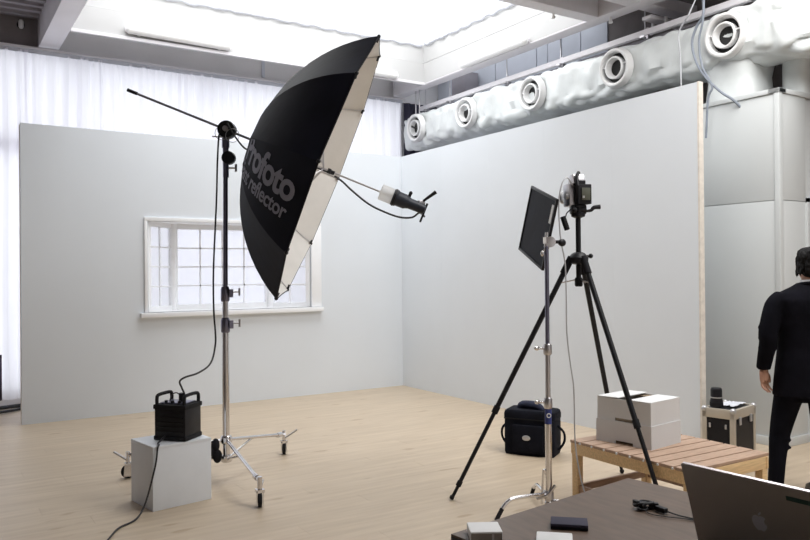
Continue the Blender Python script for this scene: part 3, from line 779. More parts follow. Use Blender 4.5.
# power pack
N_ = Vector((-3.938, -3.568, .412)); Lc = Vector((-4.098, -3.388, .412))
e = (N_-Lc); wv = e.length; e.normalize(); n = Vector((-e.y, e.x, 0)); dp = .205
cc = Lc+e*wv/2+n*dp/2
R3 = Matrix((e, n, Vector((0, 0, 1)))).transposed()
t = thing('power_pack', 'black flash power pack with two top handles on the white cube', 'power pack', cc, math.atan2(e.y, e.x))
w2 = wv
MB().box(cc+Vector((0, 0, .12)), (w2-.012, dp-.012, .20), R3).build('housing', M['black'], t, bevel=.006)
MB().box(cc+Vector((0, 0, .015)), (w2, dp, .03), R3).build('bottom_bumper', M['rubber'], t, bevel=.008)
MB().box(cc+Vector((0, 0, .219)), (w2+.003, dp+.003, .032), R3).build('top_bumper', M['rubber'], t, bevel=.008)
for s_ in (-1, 1):
    h = MB(); c0 = cc+e*(s_*(w2/2-.022))+Vector((0, 0, .235))
    c0 = cc+e*(s_*(w2/2-.018))+Vector((0, 0, .232))
    h.path([c0-n*.085, c0-n*.085+Vector((0, 0, .045)), c0-n*.06+Vector((0, 0, .062)), c0+n*.06+Vector((0, 0, .062)), c0+n*.085+Vector((0, 0, .045)), c0+n*.085], .0115, 10, 3)
    h.build('handle', M['rubber'], t)
MB().box(cc+Vector((0, 0, .240)), (w2-.06, dp-.07, .008), R3).build('control_panel', M['darksteel'], t, bevel=.002)
pl_ = MB()
for a_ in (-.05, 0, .05): pl_.lathe([(.012, 0), (.010, .015)], cc+e*a_-n*.06+Vector((0, 0, .243)), seg=12)
pl_.build('dial', M['black'], t)
MB().tube(cc+e*.03+Vector((0, 0, .242)), cc+e*.03+Vector((0, 0, .30)), .02).build('plug_socket', M['black'], t)
MB().path([cc+e*-.05-n*.02+Vector((0, 0, .24)), cc+e*-.045+Vector((0, 0, .285)), cc+e*-.01+Vector((0, 0, .30)), cc+e*.015+Vector((0, 0, .285))], .004, 8, 4).build('sync_lead', M['cable'], t)
f = MB()
for i in range(5): f.box(cc+n*(-dp/2-.001+.004)+Vector((0, 0, .06+.03*i)), (w2-.05, .008, .004), R3)
f.build('vent_ridge', M['black'], t)
tag(MB().path([cc-e*.03-n*(dp/2+.004)+Vector((0, 0, .03)), (-4.10, -3.52, .418), (-4.11, -3.575, .418), (-4.125, -3.60, .40), (-4.14, -3.605, .30), (-4.19, -3.615, .12), (-4.235, -3.64, .03), (-4.30, -3.72, .008), (-4.40, -3.80, .008), (-4.47, -3.92, .008), (-4.56, -4.12, .008), (-4.70, -4.5, .008), (-4.8, -5.1, .008)], .006, 8, 5).build('mains_cable', M['cable']),
    'black mains cable falling over the white cube onto the floor', 'cable')

# ------------------------------------------------------------------ C stand with flag
CX, CY = -2.087, -4.986
cs = thing('grip_stand', 'slim chrome grip stand with turtle base holding the black flag', 'light stand', (CX, CY, 0))
MB().tube((CX, CY, .06), (CX, CY, .67), .0205).build('pole', M['chrome'], cs)
MB().tube((CX, CY, .66), (CX, CY, 1.02), .0165).build('pole', M['steel'], cs)
MB().tube((CX, CY, 1.0), (CX, CY, 1.66), .0135).build('pole', M['darksteel'], cs)
for z in (.675, 1.01):
    c = MB().lathe([(.022, 0), (.027, .008), (.027, .06), (.02, .07)], (CX, CY, z-.03), seg=16).build('collar', M['steel'], cs)
    kb = MB(); kb.tube(Vector((CX, CY, z+.01))-RD*.02, Vector((CX, CY, z+.01))-RD*.055, .007)
    kb.sphere(Vector((CX, CY, z+.012))-RD*.066, (.022, .012, .015)); kb.build('clamp_knob', M['chrome'], c)
lb = MB().lathe([(.0215, 0), (.0215, .105)], (CX, CY, .55), seg=18).build('label_band', M['blue'], cs)
MB().torus(Vector((CX, CY, .605))+VD*.0222, VD, .012, .003, 18, 6).build('ring_mark', M['plastic_white'], lb)
MB().lathe([(.024, 0), (.03, .01), (.03, .05), (.024, .06)], (CX, CY, .075), seg=16).lathe([(.024, 0), (.028, .01), (.028, .03), (.02, .04)], (CX, CY, .03), seg=16).build('hub', M['steel'], cs)
def turtle(dx, dy, zt, name='leg'):
    d = Vector((dx, dy, 0)).normalized(); n_ = Vector((-d.y, d.x, 0)); c0 = Vector((CX, CY, 0))
    L = .40
    MB().path([c0-d*.02+Vector((0, 0, zt-.02)), c0+d*.05+Vector((0, 0, zt-.01)), c0+d*(L*.62)+Vector((0, 0, zt-.005)), c0+d*(L*.78)+Vector((0, 0, zt-.025)), c0+d*(L*.86)+Vector((0, 0, zt*.55))], .0125, 10, 5).build(name, M['chrome'], cs)
    return c0+d*(L*.86)+Vector((0, 0, zt*.55)), c0+d*(L*.97)+Vector((0, 0, .004))
a_, b_ = turtle(-.93, .12, .125)
MB().tube(a_, b_, .013).build('rubber_foot', M['rubber'], cs)
a_, b_ = turtle(.45, .9, .10); MB().tube(a_, b_, .013).build('rubber_foot', M['rubber'], cs)
a_, b_ = turtle(.35, -.93, .085); MB().tube(a_, b_, .013).build('rubber_foot', M['rubber'], cs)
# folded upright bracket by the pole foot
q = Vector((CX, CY, 0))-RD*.035
MB().path([q+Vector((0, 0, .05))-RD*.01, q+Vector((0, 0, .22)), q+RD*.008+Vector((0, 0, .265)), q+RD*.03+Vector((0, 0, .20)), q+RD*.04+Vector((0, 0, .10))], .008, 8, 4).build('leg_bracket', M['chrome'], cs)
MB().path([q-RD*.04+Vector((0, 0, .085)), q+RD*.02+VD*.03+Vector((0, 0, .115)), q+RD*.07+VD*.03+Vector((0, 0, .175))], .010, 8, 4).build('leg_lock', M['steel'], cs)
# grip head
G = Vector((CX+.008, CY-.008, 1.685))
MB().lathe([(.02, -.03), (.034, -.028), (.034, .012), (.02, .014)], G+RD*.01, VD, 20).build('grip_head', M['chrome'], cs)
MB().tube(G-RD*.018+Vector((0, 0, -.03)), G-RD*.010+Vector((0, 0, .06)), .010).box(G-RD*.01+Vector((0, 0, .01)), (.035, .03, .04)).build('grip_jaw', M['chrome'], cs)
MB().tube(G+RD*.01, G+RD*.07, .011).sphere(G+RD*.085+Vector((0, 0, -.005)), (.03, .018, .024)).build('grip_knob', M['black'], cs)
MB().tube(G-RD*.03+Vector((0, 0, -.06)), G-RD*.015+Vector((0, 0, -.03)), .006).sphere(G-RD*.038+Vector((0, 0, -.072)), (.012, .012, .018)).build('clamp_knob', M['chrome'], cs)
# flag
TL = Vector((-1.726, -4.434, 2.112)); BL = Vector((-1.774, -4.402, 1.656)); TR = Vector((-1.985, -4.965, 1.962)); BR = Vector((-2.047, -4.924, 1.498))
ex = ((TR-TL)+(BR-BL)).normalized(); ez = (((TL-BL)+(TR-BR))); ez = (ez-ex*ez.dot(ex)).normalized(); en = ex.cross(ez)
Lw = ((TR-TL).length+(BR-BL).length)/2; Lh = ((TL-BL).length+(TR-BR).length)/2; FC = (TL+BL+TR+BR)/4
fg = thing('flag_panel', 'black fabric flag panel with a white label, on the grip stand', 'flag', FC)
RF = Matrix((ex, en, ez)).transposed()
MB().box(FC, (Lw-.03, .004, Lh-.03), RF).build('fabric', M['umb'], fg)
fr = MB()
for s_ in (-1, 1):
    fr.box(FC+ez*s_*(Lh/2-.008), (Lw, .018, .018), RF); fr.box(FC+ex*s_*(Lw/2-.008), (.018, .018, Lh), RF)
fr.build('frame', M['black'], fg, bevel=.003)
MB().box(FC+ex*(Lw/2-.045)+ez*(Lh/2-.105)+(-en if en.dot(VD) < 0 else en)*.006, (.04, .004, .12), RF).build('label', M['plastic_white'], fg)
MB().box(FC+ex*(Lw/2)-ez*.055, (.03, .014, .06), RF).build('mount_pin', M['chrome'], fg)

# ------------------------------------------------------------------ tripod and camera
TC = Vector((-1.748, -4.925, 0))
tr = thing('tripod', 'tall black studio tripod with three spread legs holding the camera', 'tripod', TC)
feet = [Vector((-2.441, -4.446, 0)), Vector((-1.02, -4.63, 0)), Vector((-1.86, -5.731, 0))]
for F in feet:
    d = (F-TC).normalized(); a0 = TC+d*.055+Vector((0, 0, 1.575)); b0 = F+Vector((0, 0, .012))
    lg = MB(); m1 = a0.lerp(b0, .33); m2 = a0.lerp(b0, .63); m3 = a0.lerp(b0, .94)
    lg.tube(a0, m2, .0175, .0165); lg.tube(m2, m3, .0135); lo = lg.build('leg', M['black'], tr)
    dd = (b0-a0).normalized()
    MB().tube(m2-dd*.03, m2+dd*.02, .0215).build('leg_lock', M['rubber'], lo)
    MB().tube(m3-dd*.02, m3+dd*.015, .018).build('leg_lock', M['rubber'], lo)
    MB().tube(m3, b0, .011).sphere(b0+Vector((0, 0, .006)), (.017, .017, .017), 12, 8).build('foot', M['rubber'], lo)
    MB().tube(a0-dd*.02, a0+dd*.10, .024).build('hinge', M['blackmatte'], lo)
    MB().tube(TC+Vector((0, 0, 1.45)), a0+dd*.17, .005, seg=8).build('brace', M['steel'], tr)
MB().lathe([(.03, 0), (.062, .01), (.065, .045), (.045, .07), (.028, .08)], TC+Vector((0, 0, 1.545)), seg=20).build('shoulder', M['black'], tr)
MB().tube(TC+Vector((0, 0, 1.42)), TC+Vector((0, 0, 1.86)), .017).build('centre_column', M['black'], tr)
MB().lathe([(.02, 0), (.026, .01), (.026, .05), (.02, .06)], TC+Vector((0, 0, 1.40)), seg=14).build('column_foot', M['rubber'], tr)
MB().tube(TC+Vector((0, 0, 1.60))+RD*.02, TC+Vector((0, 0, 1.60))+RD*.075, .008).sphere(TC+Vector((0, 0, 1.60))+RD*.08, .016, 10, 8).build('column_knob', M['black'], tr)
hq = TC+Vector((0, 0, 1.85))
MB().lathe([(.022, 0), (.045, .01), (.045, .03), (.03, .04)], hq, seg=18).box(hq+Vector((0, 0, .055)), (.06, .07, .04)).lathe([(.03, -.05), (.034, -.04), (.034, .04), (.03, .05)], hq+Vector((0, 0, .055)), RD, 16).build('pan_head', M['black'], tr, bevel=0)
MB().path([hq+RD*.05+Vector((0, 0, .045)), hq+RD*.085+Vector((0, 0, .05)), hq+RD*.105+Vector((0, 0, .068)), hq+RD*.145+Vector((0, 0, .072))], [.008, .011, .014, .016], 10, 4).build('pan_handle', M['black'], tr)
MB().tube(hq-RD*.04+Vector((0, 0, .05)), hq-RD*.04+VD*.07+Vector((0, 0, .045)), .008).sphere(hq-RD*.04+VD*.08+Vector((0, 0, .045)), .017, 10, 8).build('tilt_knob', M['rubber'], tr)
# camera: looks into the set, to the left
ca_c = hq+Vector((0, 0, .152))
cd = Vector((.34, .94, 0)).normalized(); cn = Vector((cd.y, -cd.x, 0)); RC = Matrix((cn, cd, Vector((0, 0, 1)))).transposed()
cm = thing('studio_camera', 'silver and black medium format camera on the tripod head', 'camera', hq+Vector((0, 0, .09)))
MB().box(ca_c+cd*.045, (.125, .10, .15), RC).build('body', M['steel'], cm, bevel=.012)
MB().box(ca_c-cd*.035+cn*.02, (.095, .055, .13), RC).build('film_back', M['black'], cm, bevel=.006)
MB().box(ca_c-cd*.066+cn*.025, (.06, .008, .08), RC).build('back_plate', M['olive'], cm, bevel=.002)
MB().box(ca_c-cd*.072+Vector((0, 0, -.02))+cn*.005, (.014, .006, .014), RC).build('screw', M['silver'], cm)
MB().lathe([(.045, 0), (.048, .02), (.044, .05), (.042, .09), (.046, .095), (.046, .12), (.03, .122)], ca_c+cd*.085, cd, 24).build('lens', M['silver'], cm)
MB().lathe([(.0, .115), (.04, .116)], ca_c+cd*.085, cd, 20, cap=False).build('lens_glass', M['screen'], cm)
pr = MB(); pr.prism([(-.05, 0), (.05, 0), (.035, .045), (.012, .062), (-.035, .062)], ca_c+cn*-.04+Vector((0, 0, .072))+cd*.02, cd, Vector((0, 0, 1)), .08)
pr.build('viewfinder_prism', M['steel'], cm, bevel=.006)
MB().box(ca_c-cd*.03+Vector((0, 0, .075)), (.06, .05, .03), RC).build('eyepiece', M['black'], cm, bevel=.006)
MB().path([ca_c-cd*.02+VD*.05-RD*.02+Vector((0, 0, .05)), ca_c-RD*.02-cd*.015+VD*.03+Vector((0, 0, .11)), ca_c-cd*.0+VD*.03+Vector((0, 0, .145))], [.009, .013, .011], 10, 4).build('grip_handle', M['black'], cm)
MB().lathe([(.018, 0), (.02, .03)], ca_c-cn*.05+cd*.02+Vector((0, 0, -.01)), -cn, 16).build('winding_knob', M['silver'], cm)
MB().box(ca_c+Vector((0, 0, -.078)), (.07, .09, .014), RC).build('quick_plate', M['black'], cm, bevel=.003)
q = Vector((-1.836, -4.894, 1.815))
t = thing('remote_trigger', 'small black trigger box dangling below the camera', 'trigger', q)
R_ = Matrix.Rotation(rad(18), 3, VD)
MB().box(q, (.030, .026, .095), R_).build('housing', M['black'], t, bevel=.006)
MB().path([q+Vector((.008, 0, .045)), q+Vector((.02, 0, .07)), q+Vector((.05, -.02, .10))], .004, 8, 4).build('strap', M['cable'], t)
tag(MB().path([(-1.80, -4.93, 2.06), (-1.86, -4.945, 2.105), (-1.905, -4.95, 2.08), (-1.93, -4.945, 2.0), (-1.935, -4.94, 1.896), (-1.925, -4.945, 1.703), (-1.905, -4.96, 1.561), (-1.902, -4.965, 1.381), (-1.905, -4.97, 1.124), (-1.895, -4.985, .932), (-1.88, -5.0, .772), (-1.875, -5.0, .612), (-1.872, -5.0, .446), (-1.862, -5.01, .293), (-1.85, -5.05, .12), (-1.85, -5.12, .02), (-1.9, -5.3, .006), (-1.95, -5.6, .006)], .0045, 8, 5).build('tether_cable', M['palecable']),
    'thin grey tether cable hanging from the camera down to the floor', 'cable')

# ------------------------------------------------------------------ equipment bag
o = Vector((-1.335, -3.66, 0)); e = (Vector((-1.115, -4.02, 0))-o).normalized(); n = Vector((-e.y, e.x, 0)); n = n if n.x > 0 else -n
W_, D_, H_ = .42, .24, .33; RB = Matrix((e, n, Vector((0, 0, 1)))).transposed(); c = o+e*W_/2+n*D_/2
bg = thing('equipment_bag', 'black nylon equipment bag with silver badge on the floor by the right flat', 'bag', c)
MB().loft([(c+Vector((0, 0, z)), W_/2*k, D_/2*k, math.atan2(e.y, e.x), .16) for z, k in ((0.0, .97), (.02, 1), (.15, 1.01), (.29, 1.0), (.30, .98))], 40).build('body', M['nylon'], bg)
MB().loft([(c+Vector((0, 0, z)), W_/2*k, D_/2*k, math.atan2(e.y, e.x), .2) for z, k in ((.295, 1.03), (.33, 1.03), (.355, 1.0), (.365, .93))], 40).build('lid', M['nylon'], bg)
MB().box(c-n*(D_/2+.014)+Vector((0, 0, .14)), (W_*.62, .035, .22), RB).build('front_pocket', M['nylon'], bg, bevel=.012)
MB().sphere(c-n*(D_/2+.034)+Vector((0, 0, .15))-e*.01, (.034, .006, .022), R=RB).build('badge', M['silver'], bg)
MB().path([c-e*.12+n*.02+Vector((0, 0, .36)), c-e*.08+Vector((0, 0, .395)), c+e*.04-n*.02+Vector((0, 0, .395)), c+e*.10-n*.03+Vector((0, 0, .36))], [.022, .032, .034, .022], 12, 4).build('carry_handle', M['navy'], bg)
for s_ in (-1, 1):
    q = c+e*s_*(W_/2)
    MB().path([q+Vector((0, 0, .24)), q+e*s_*.05+Vector((0, 0, .19)), q+e*s_*.055+Vector((0, 0, .12)), q+e*s_*.02+Vector((0, 0, .06)), q+Vector((0, 0, .05))], .010, 8, 4).build('side_strap', M['nylon'], bg)
zp = MB()
zp.box(c-n*(D_/2+.005)+Vector((0, 0, .295)), (W_*.98, .006, .008), RB); zp.build('zip', M['rubber'], bg)

# ------------------------------------------------------------------ slatted bench
A0 = Vector((-1.80, -4.89, 0)); e1 = Vector((-.02, -1, 0)).normalized(); e2 = Vector((1, -.02, 0)).normalized()
LB, WB, HB = .93, .715, .40
RB = Matrix((e2, -e1, Vector((0, 0, 1)))).transposed()
be = thing('slatted_bench', 'low pine bench with brown slats carrying the white boxes', 'bench', A0+e1*LB/2+e2*WB/2)
ns = 9; pitch = LB/ns
for i in range(ns):
    c = A0+e1*(pitch*(i+.5))+e2*WB/2+Vector((0, 0, HB-.009))
    sl = MB().box(c, (WB+.02, pitch-.012, .018), RB).build('slat', M['cedar'], be, bevel=.002)
    sc = MB()
    if i < 9:
        sc.lathe([(.008, 0), (.007, .003)], A0+e1*(pitch*(i+.9))-e2*.010+Vector((0, 0, HB-.012)), -e2, seg=10)
    sc.build('screw', M['plastic_white'], sl)
for i, (f, g) in enumerate(((.0, .0), (1, 0), (0, 1), (1, 1))):
    c = A0+e1*(.03+f*(LB-.06))+e2*(.03+g*(WB-.06))
    MB().box(c+Vector((0, 0, (HB-.018)/2)), (.05, .05, HB-.018), RB).build('leg', M['pine'], be, bevel=.003)
for g in (0, 1):
    c = A0+e1*LB/2+e2*(.012+g*(WB-.024)); MB().box(c+Vector((0, 0, HB-.055)), (.02, LB, .07), RB).build('apron', M['pine'], be, bevel=.002)
    MB().box(A0+e1*LB/2+e2*(.03+g*(WB-.06))+Vector((0, 0, .085)), (.022, LB-.1, .045), RB).build('stretcher', M['cedar'], be, bevel=.002)
for f in (0, 1):
    c = A0+e1*(.012+f*(LB-.024))+e2*WB/2; MB().box(c+Vector((0, 0, HB-.055)), (WB-.05, .02, .07), RB).build('apron', M['pine'], be, bevel=.002)
    MB().box(A0+e1*(.03+f*(LB-.06))+e2*WB/2+Vector((0, 0, .085)), (WB-.1, .022, .045), RB).build('stretcher', M['cedar'], be, bevel=.002)

# ------------------------------------------------------------------ two white boxes
th = rad(7); ke = Vector((cos(th), sin(th), 0)); kn_ = Vector((-sin(th), cos(th), 0)); RK = Matrix((ke, kn_, Vector((0, 0, 1)))).transposed()
def carton(K, w, l, h, z, label, openlid):
    c = K+ke*w/2+kn_*l/2
    t = thing('cardboard_box', label, 'box', c+Vector((0, 0, z)), 0)
    tk = .005; b = MB(); Zv = lambda q: Vector((0, 0, z+q))
    # near-left face (normal -ke) with a hand slot at its foot
    s0, s1, sh = .13, .26, .020
    b.box(K+ke*tk/2+kn_*(s0/2)+Zv(h/2), (tk, s0, h), RK); b.box(K+ke*tk/2+kn_*((s1+l)/2)+Zv(h/2), (tk, l-s1, h), RK)
    b.box(K+ke*tk/2+kn_*((s0+s1)/2)+Zv((h+sh)/2), (tk, s1-s0, h-sh), RK)
    b.box(K+ke*(w-tk/2)+kn_*l/2+Zv(h/2), (tk, l, h), RK)
    b.box(K+ke*w/2+kn_*tk/2+Zv(h/2), (w-2*tk, tk, h), RK); b.box(K+ke*w/2+kn_*(l-tk/2)+Zv(h/2), (w-2*tk, tk, h), RK)
    b.build('walls', M['card'], t)
    MB().box(c+Zv(.004), (w-.012, l-.012, .006), RK).build('bottom', M['cardin'], t)
    MB().box(c-ke*(w/2-.03)+Zv(h/2), (.002, l-.02, h-.02), RK).build('inner_lining', M['cardin'], t)
    if openlid:
        MB().box(K+ke*w/2+kn_*.0775+Zv(h+.0025), (w, .155, .005), RK).build('lid_flap', M['card'], t)
        rt = RK @ Matrix.Rotation(rad(-1.5), 3, 'X')
        MB().box(K+ke*w/2+kn_*(l-.08)+Zv(h+.006), (w, .16, .005), rt).build('lid_flap', M['card'], t)
        MB().box(K+ke*(w-.04)+kn_*l/2+Zv(h-.008), (.08, l*.4, .004), RK).build('lid_flap', M['cardin'], t)
    else:
        MB().box(c+Zv(h-.0025), (w-.011, l-.011, .004), RK).build('lid_flap', M['card'], t)
K = Vector((-1.622, -5.395, 0))
carton(K, .335, .405, .143, HB, 'closed white cardboard box, lower of the two on the bench', False)
carton(K+ke*.006+kn_*.006, .330, .392, .140, HB+.1435, 'open white cardboard box, upper of the two on the bench', True)

# ------------------------------------------------------------------ flight case, lens, cloth
cN = Vector((-.175, -4.985, 0)); ce = Vector((.982, .185, 0)).normalized(); cnn = Vector((-ce.y, ce.x, 0)); RQ = Matrix((ce, cnn, Vector((0, 0, 1)))).transposed()
cw, cl_, chh = .40, .25, .425
cc = cN+ce*cw/2+cnn*cl_/2
fc = thing('flight_case', 'black flight case with pale metal edging between the flat and the partition', 'case', cc)
MB().box(cc+Vector((0, 0, chh/2)), (cw-.012, cl_-.012, chh-.01), RQ).build('body', M['black'], fc)
fr = MB()
for a_ in (0, 1):
    for b_ in (0, 1):
        fr.box(cN+ce*(.017+a_*(cw-.034))+cnn*(.017+b_*(cl_-.034))+Vector((0, 0, chh/2)), (.036, .036, chh), RQ)
for z in (.02, chh-.035):
    hh = .04 if z < .1 else .072
    for a_ in (0, 1): fr.box(cN+ce*(.012+a_*(cw-.024))+cnn*cl_/2+Vector((0, 0, z)), (.026, cl_, hh), RQ)
    for b_ in (0, 1): fr.box(cN+ce*cw/2+cnn*(.012+b_*(cl_-.024))+Vector((0, 0, z)), (cw, .026, hh), RQ)
fr.build('edging', M['casealu'], fc, bevel=.003)
for a_ in (0, 1):
    for b_ in (0, 1):
        MB().sphere(cN+ce*(.012+a_*(cw-.024))+cnn*(.012+b_*(cl_-.024))+Vector((0, 0, chh-.008)), .024, 12, 8).build('corner_ball', M['silver'], fc)
for f in (.25, .75):
    MB().box(cN+ce*(cw*f)-cnn*.004+Vector((0, 0, chh-.09)), (.035, .012, .06), RQ).build('latch', M['silver'], fc, bevel=.003)
    MB().box(cN-ce*.004+cnn*(cl_*f)+Vector((0, 0, chh-.13)), (.008, .014, .035), RQ).build('latch', M['silver'], fc, bevel=.002)
q = cN+ce*.065+cnn*.165+Vector((0, 0, chh+.004))
t = thing('camera_lens', 'black camera lens standing on end on the flight case', 'lens', q)
MB().lathe([(.044, 0), (.048, .005), (.048, .05), (.043, .065), (.043, .135), (.040, .143), (.036, .15), (.02, .151)], q, seg=24).build('barrel', M['black'], t)
MB().lathe([(.0445, 0), (.0445, .008)], q+Vector((0, 0, .072)), seg=24).build('scale_ring', M['silver'], t)
MB().lathe([(.050, 0), (.050, .028)], q+Vector((0, 0, .01)), seg=24).build('focus_ring', M['rubber'], t)
q = cN+ce*.25+cnn*.13+Vector((0, 0, chh+.003))
vs = []; fs = []; random.seed(8); g = 14
for i in range(g+1):
    for j in range(g+1):
        a_ = (i/g-.5); b_ = (j/g-.5)
        z = .006+.028*max(0, noise.noise(Vector((a_*5, b_*5, 1.3)))+.35)*(1-abs(a_)*1.2)*(1-abs(b_)*1.2)
        vs.append(q+ce*a_*.22*(1+.2*sin(j))+cnn*b_*.14+Vector((0, 0, z)))
for i in range(g):
    for j in range(g): fs.append((i*(g+1)+j, (i+1)*(g+1)+j, (i+1)*(g+1)+j+1, i*(g+1)+j+1))
tag(MB().add(vs, fs).build('cleaning_cloth', M['cloth'], thick=.002), 'crumpled white cloth beside the lens on the flight case', 'cloth')

# ------------------------------------------------------------------ table
TF = Vector((-3.189, -6.574, 0)); TLc = Vector((-4.075, -6.688, 0)); TZ = .74
te = (TF-TLc).normalized(); tn = Vector((te.y, -te.x, 0)); TW = (TF-TLc).length; TL_ = 1.45
RT = Matrix((te, -tn, Vector((0, 0, 1)))).transposed()
tb = thing('work_table', 'dark brown wooden table in the foreground', 'table', TLc+te*TW/2+tn*TL_/2)
MB().box(TLc+te*TW/2+tn*TL_/2+Vector((0, 0, TZ-.003)), (TW, TL_, .006), RT).build('table_top', M['tablewood'], tb)
MB().box(TLc+te*TW/2+tn*TL_/2+Vector((0, 0, TZ-.022)), (TW+.002, TL_+.002, .032), RT).build('table_edge', M['tabledge'], tb, bevel=.003)
for f in (0, 1):
    for g in (0, 1):
        MB().tube(TLc+te*(.12+f*(TW-.24))+tn*(.12+g*(TL_-.24))+Vector((0, 0, .0)), TLc+te*(.12+f*(TW-.24))+tn*(.12+g*(TL_-.24))+Vector((0, 0, TZ-.03)), .022).build('leg', M['black'], tb)

# ------------------------------------------------------------------ laptop
LT = Vector((-3.641, -7.149, .98)); le = Vector((.05, -1, 0)).normalized(); hg = Vector((-3.565, -7.142, .757))
lv_ = (LT-hg); lv_ -= le*lv_.dot(le); LH = .25; lu = lv_.normalized(); lnn = le.cross(lu); LW_ = .365
if lnn.dot(Vector((-1, 0, 0))) < 0: lnn = -lnn
LT0 = LT; LB0 = LT0-lu*LH
RL = Matrix((le, lnn, lu)).transposed() if le.cross(lnn).dot(lu) > 0 else Matrix((le, -lnn, lu)).transposed()
lp = thing('laptop', 'open aluminium laptop seen from behind its lid, at bottom right', 'laptop', LB0+le*LW_/2)
lc = LB0+le*LW_/2+lu*LH/2
MB().box(lc, (LW_, .007, LH), RL).build('lid', M['alu'], lp, bevel=.003)
lid = lp.children[0] if lp.children else None
MB().box(lc-lnn*.0045, (LW_-.002, .004, LH-.002), RL).build('lid_rim', M['aluedge'], lp, bevel=.001)
MB().box(lc+lu*(LH/2+.001)-lnn*.002, (LW_-.01, .008, .0028), RL).build('top_edge', M['aluedge'], lp)
MB().box(lc-lnn*.0068, (LW_-.03, .001, LH-.04), RL).build('screen', M['screen'], lp)
zb_ = TZ+.012
bx = Vector((1, .05, 0)).normalized(); RBs = Matrix((le, bx, Vector((0, 0, 1)))).transposed()
bc = Vector((hg.x, hg.y, 0))+le*LW_/2+bx*.125
MB().box(bc+Vector((0, 0, TZ+.009)), (LW_, .25, .016), RBs).build('base', M['aluedge'], lp, bevel=.004)
MB().box(bc+bx*.02-bx*.03+Vector((0, 0, TZ+.0175)), (LW_-.06, .10, .002), RBs).build('keyboard', M['black'], lp)
MB().box(bc+bx*.08+Vector((0, 0, TZ+.0174)), (.10, .065, .001), RBs).build('trackpad', M['alu'], lp)
MB().tube(hg+le*.03+Vector((0, 0, 0)), hg+le*(LW_-.03), .007).build('hinge', M['black'], lp)
# logo: apple outline with a bite and a leaf
def apple():
    L_ = [(0, .62), (.10, .68), (.26, .70), (.40, .64), (.48, .56)]
    # right side with bite
    bite = [(.40, .47), (.345, .36), (.345, .22), (.40, .10), (.50, .02)]
    low = [(.46, -.14), (.38, -.30), (.27, -.44), (.17, -.49), (.08, -.46), (0, -.43)]
    left = [(-.08, -.46), (-.17, -.49), (-.28, -.43), (-.40, -.27), (-.50, -.05), (-.54, .18), (-.51, .40), (-.41, .58), (-.27, .68), (-.12, .69)]
    return L_+bite+low+left
leaf = [(.0, .74), (.02, .86), (.10, .97), (.22, 1.04), (.22, .92), (.15, .81), (.06, .75)]
lgc = LT0+le*.199-lu*.126+lnn*.0037
sg = .036
# viewed from the outside (+lnn side) picture-right is +le
ul = le; vl = lu
b = MB()
dep = -.0008 if ul.cross(vl).dot(lnn) < 0 else .0008
for pl in (apple(), leaf):
    b.prism([(x*sg, y*sg) for x, y in pl], lgc, ul, vl, dep)
b.build('lid_logo', M['logo'], lp, flat=True)
MB().box(LT0+le*.325-lu*.028+lnn*.0042, (.085, .0008, .012), RL).build('sticker', M['green'], lp)

# ------------------------------------------------------------------ small things on the table
Zt = TZ+.0005
o = Vector((-4.074, -6.776, Zt)); e = Vector((.86, -.50, 0)).normalized(); n = Vector((-e.y, e.x, 0)); R_ = Matrix((e, n, Vector((0, 0, 1)))).transposed()
c = o+e*.048+n*.046
t = thing('power_adapter', 'square white power adapter block at the left end of the table', 'adapter', c)
MB().box(c+Vector((0, 0, .0145)), (.092, .088, .028), R_).build('block', M['plastic_white'], t, bevel=.004)
MB().box(c-n*.0445+e*.018+Vector((0, 0, .012)), (.006, .003, .02), R_).build('socket', M['silver'], t)
MB().box(c-n*.0442+Vector((0, 0, .013)), (.088, .001, .022), R_).build('side_panel', M['alu'], t)
o = Vector((-3.805, -6.80, Zt)); e = Vector((.72, -.69, 0)).normalized(); n = Vector((-e.y, e.x, 0)); R_ = Matrix((e, n, Vector((0, 0, 1)))).transposed()
c = Vector((-3.745, -6.832, Zt))
t = thing('wallet', 'black leather wallet lying on the table', 'wallet', c)
MB().box(c+Vector((0, 0, .012)), (.108, .070, .009), R_).build('cover', M['darkgrey'], t, bevel=.003)
MB().box(c+Vector((0, 0, .0035)), (.108, .070, .007), R_).build('cover', M['blackmatte'], t, bevel=.002)
MB().box(c+Vector((0, 0, .0075)), (.100, .066, .005), R_).build('lining', M['rubber'], t)
c = Vector((-3.873, -6.903, Zt))
t = thing('white_case', 'small white plastic case at the front edge beside the wallet', 'case', c)
MB().box(c+Vector((0, 0, .008)), (.10, .075, .015), R_).build('body', M['plastic_white'], t, bevel=.004)
MB().box(c+Vector((0, 0, .009)), (.1005, .0755, .001), R_).build('seam', M['palecable'], t)
# black connector bundle
t = thing('connector_bundle', 'tangle of small black connectors with lead running behind the laptop', 'cable', (-3.43, -6.86, Zt))
q = Vector((-3.434, -6.846, Zt)); random.seed(21)
b = MB(); b.box(q+Vector((.0, .0, .012)), (.034, .018, .02), Matrix.Rotation(.5, 3, 'Z')); b.box(q+Vector((.026, -.02, .012)), (.03, .016, .018), Matrix.Rotation(-.7, 3, 'Z'))
b.box(q+Vector((-.012, .018, .018)), (.022, .014, .016), Matrix.Rotation(1.2, 3, 'Z')); b.build('connector', M['black'], t, bevel=.003)
pts = [q+Vector((.03*sin(k*1.9), .026*cos(k*2.3), .012+.010*sin(k*1.1))) for k in range(13)]
MB().path(pts, .0035, 8, 4).build('coiled_lead', M['cable'], t)
MB().box(q+Vector((.02, -.055, .010)), (.018, .04, .016), Matrix.Rotation(-.1, 3, 'Z')).build('plug', M['black'], t, bevel=.004)
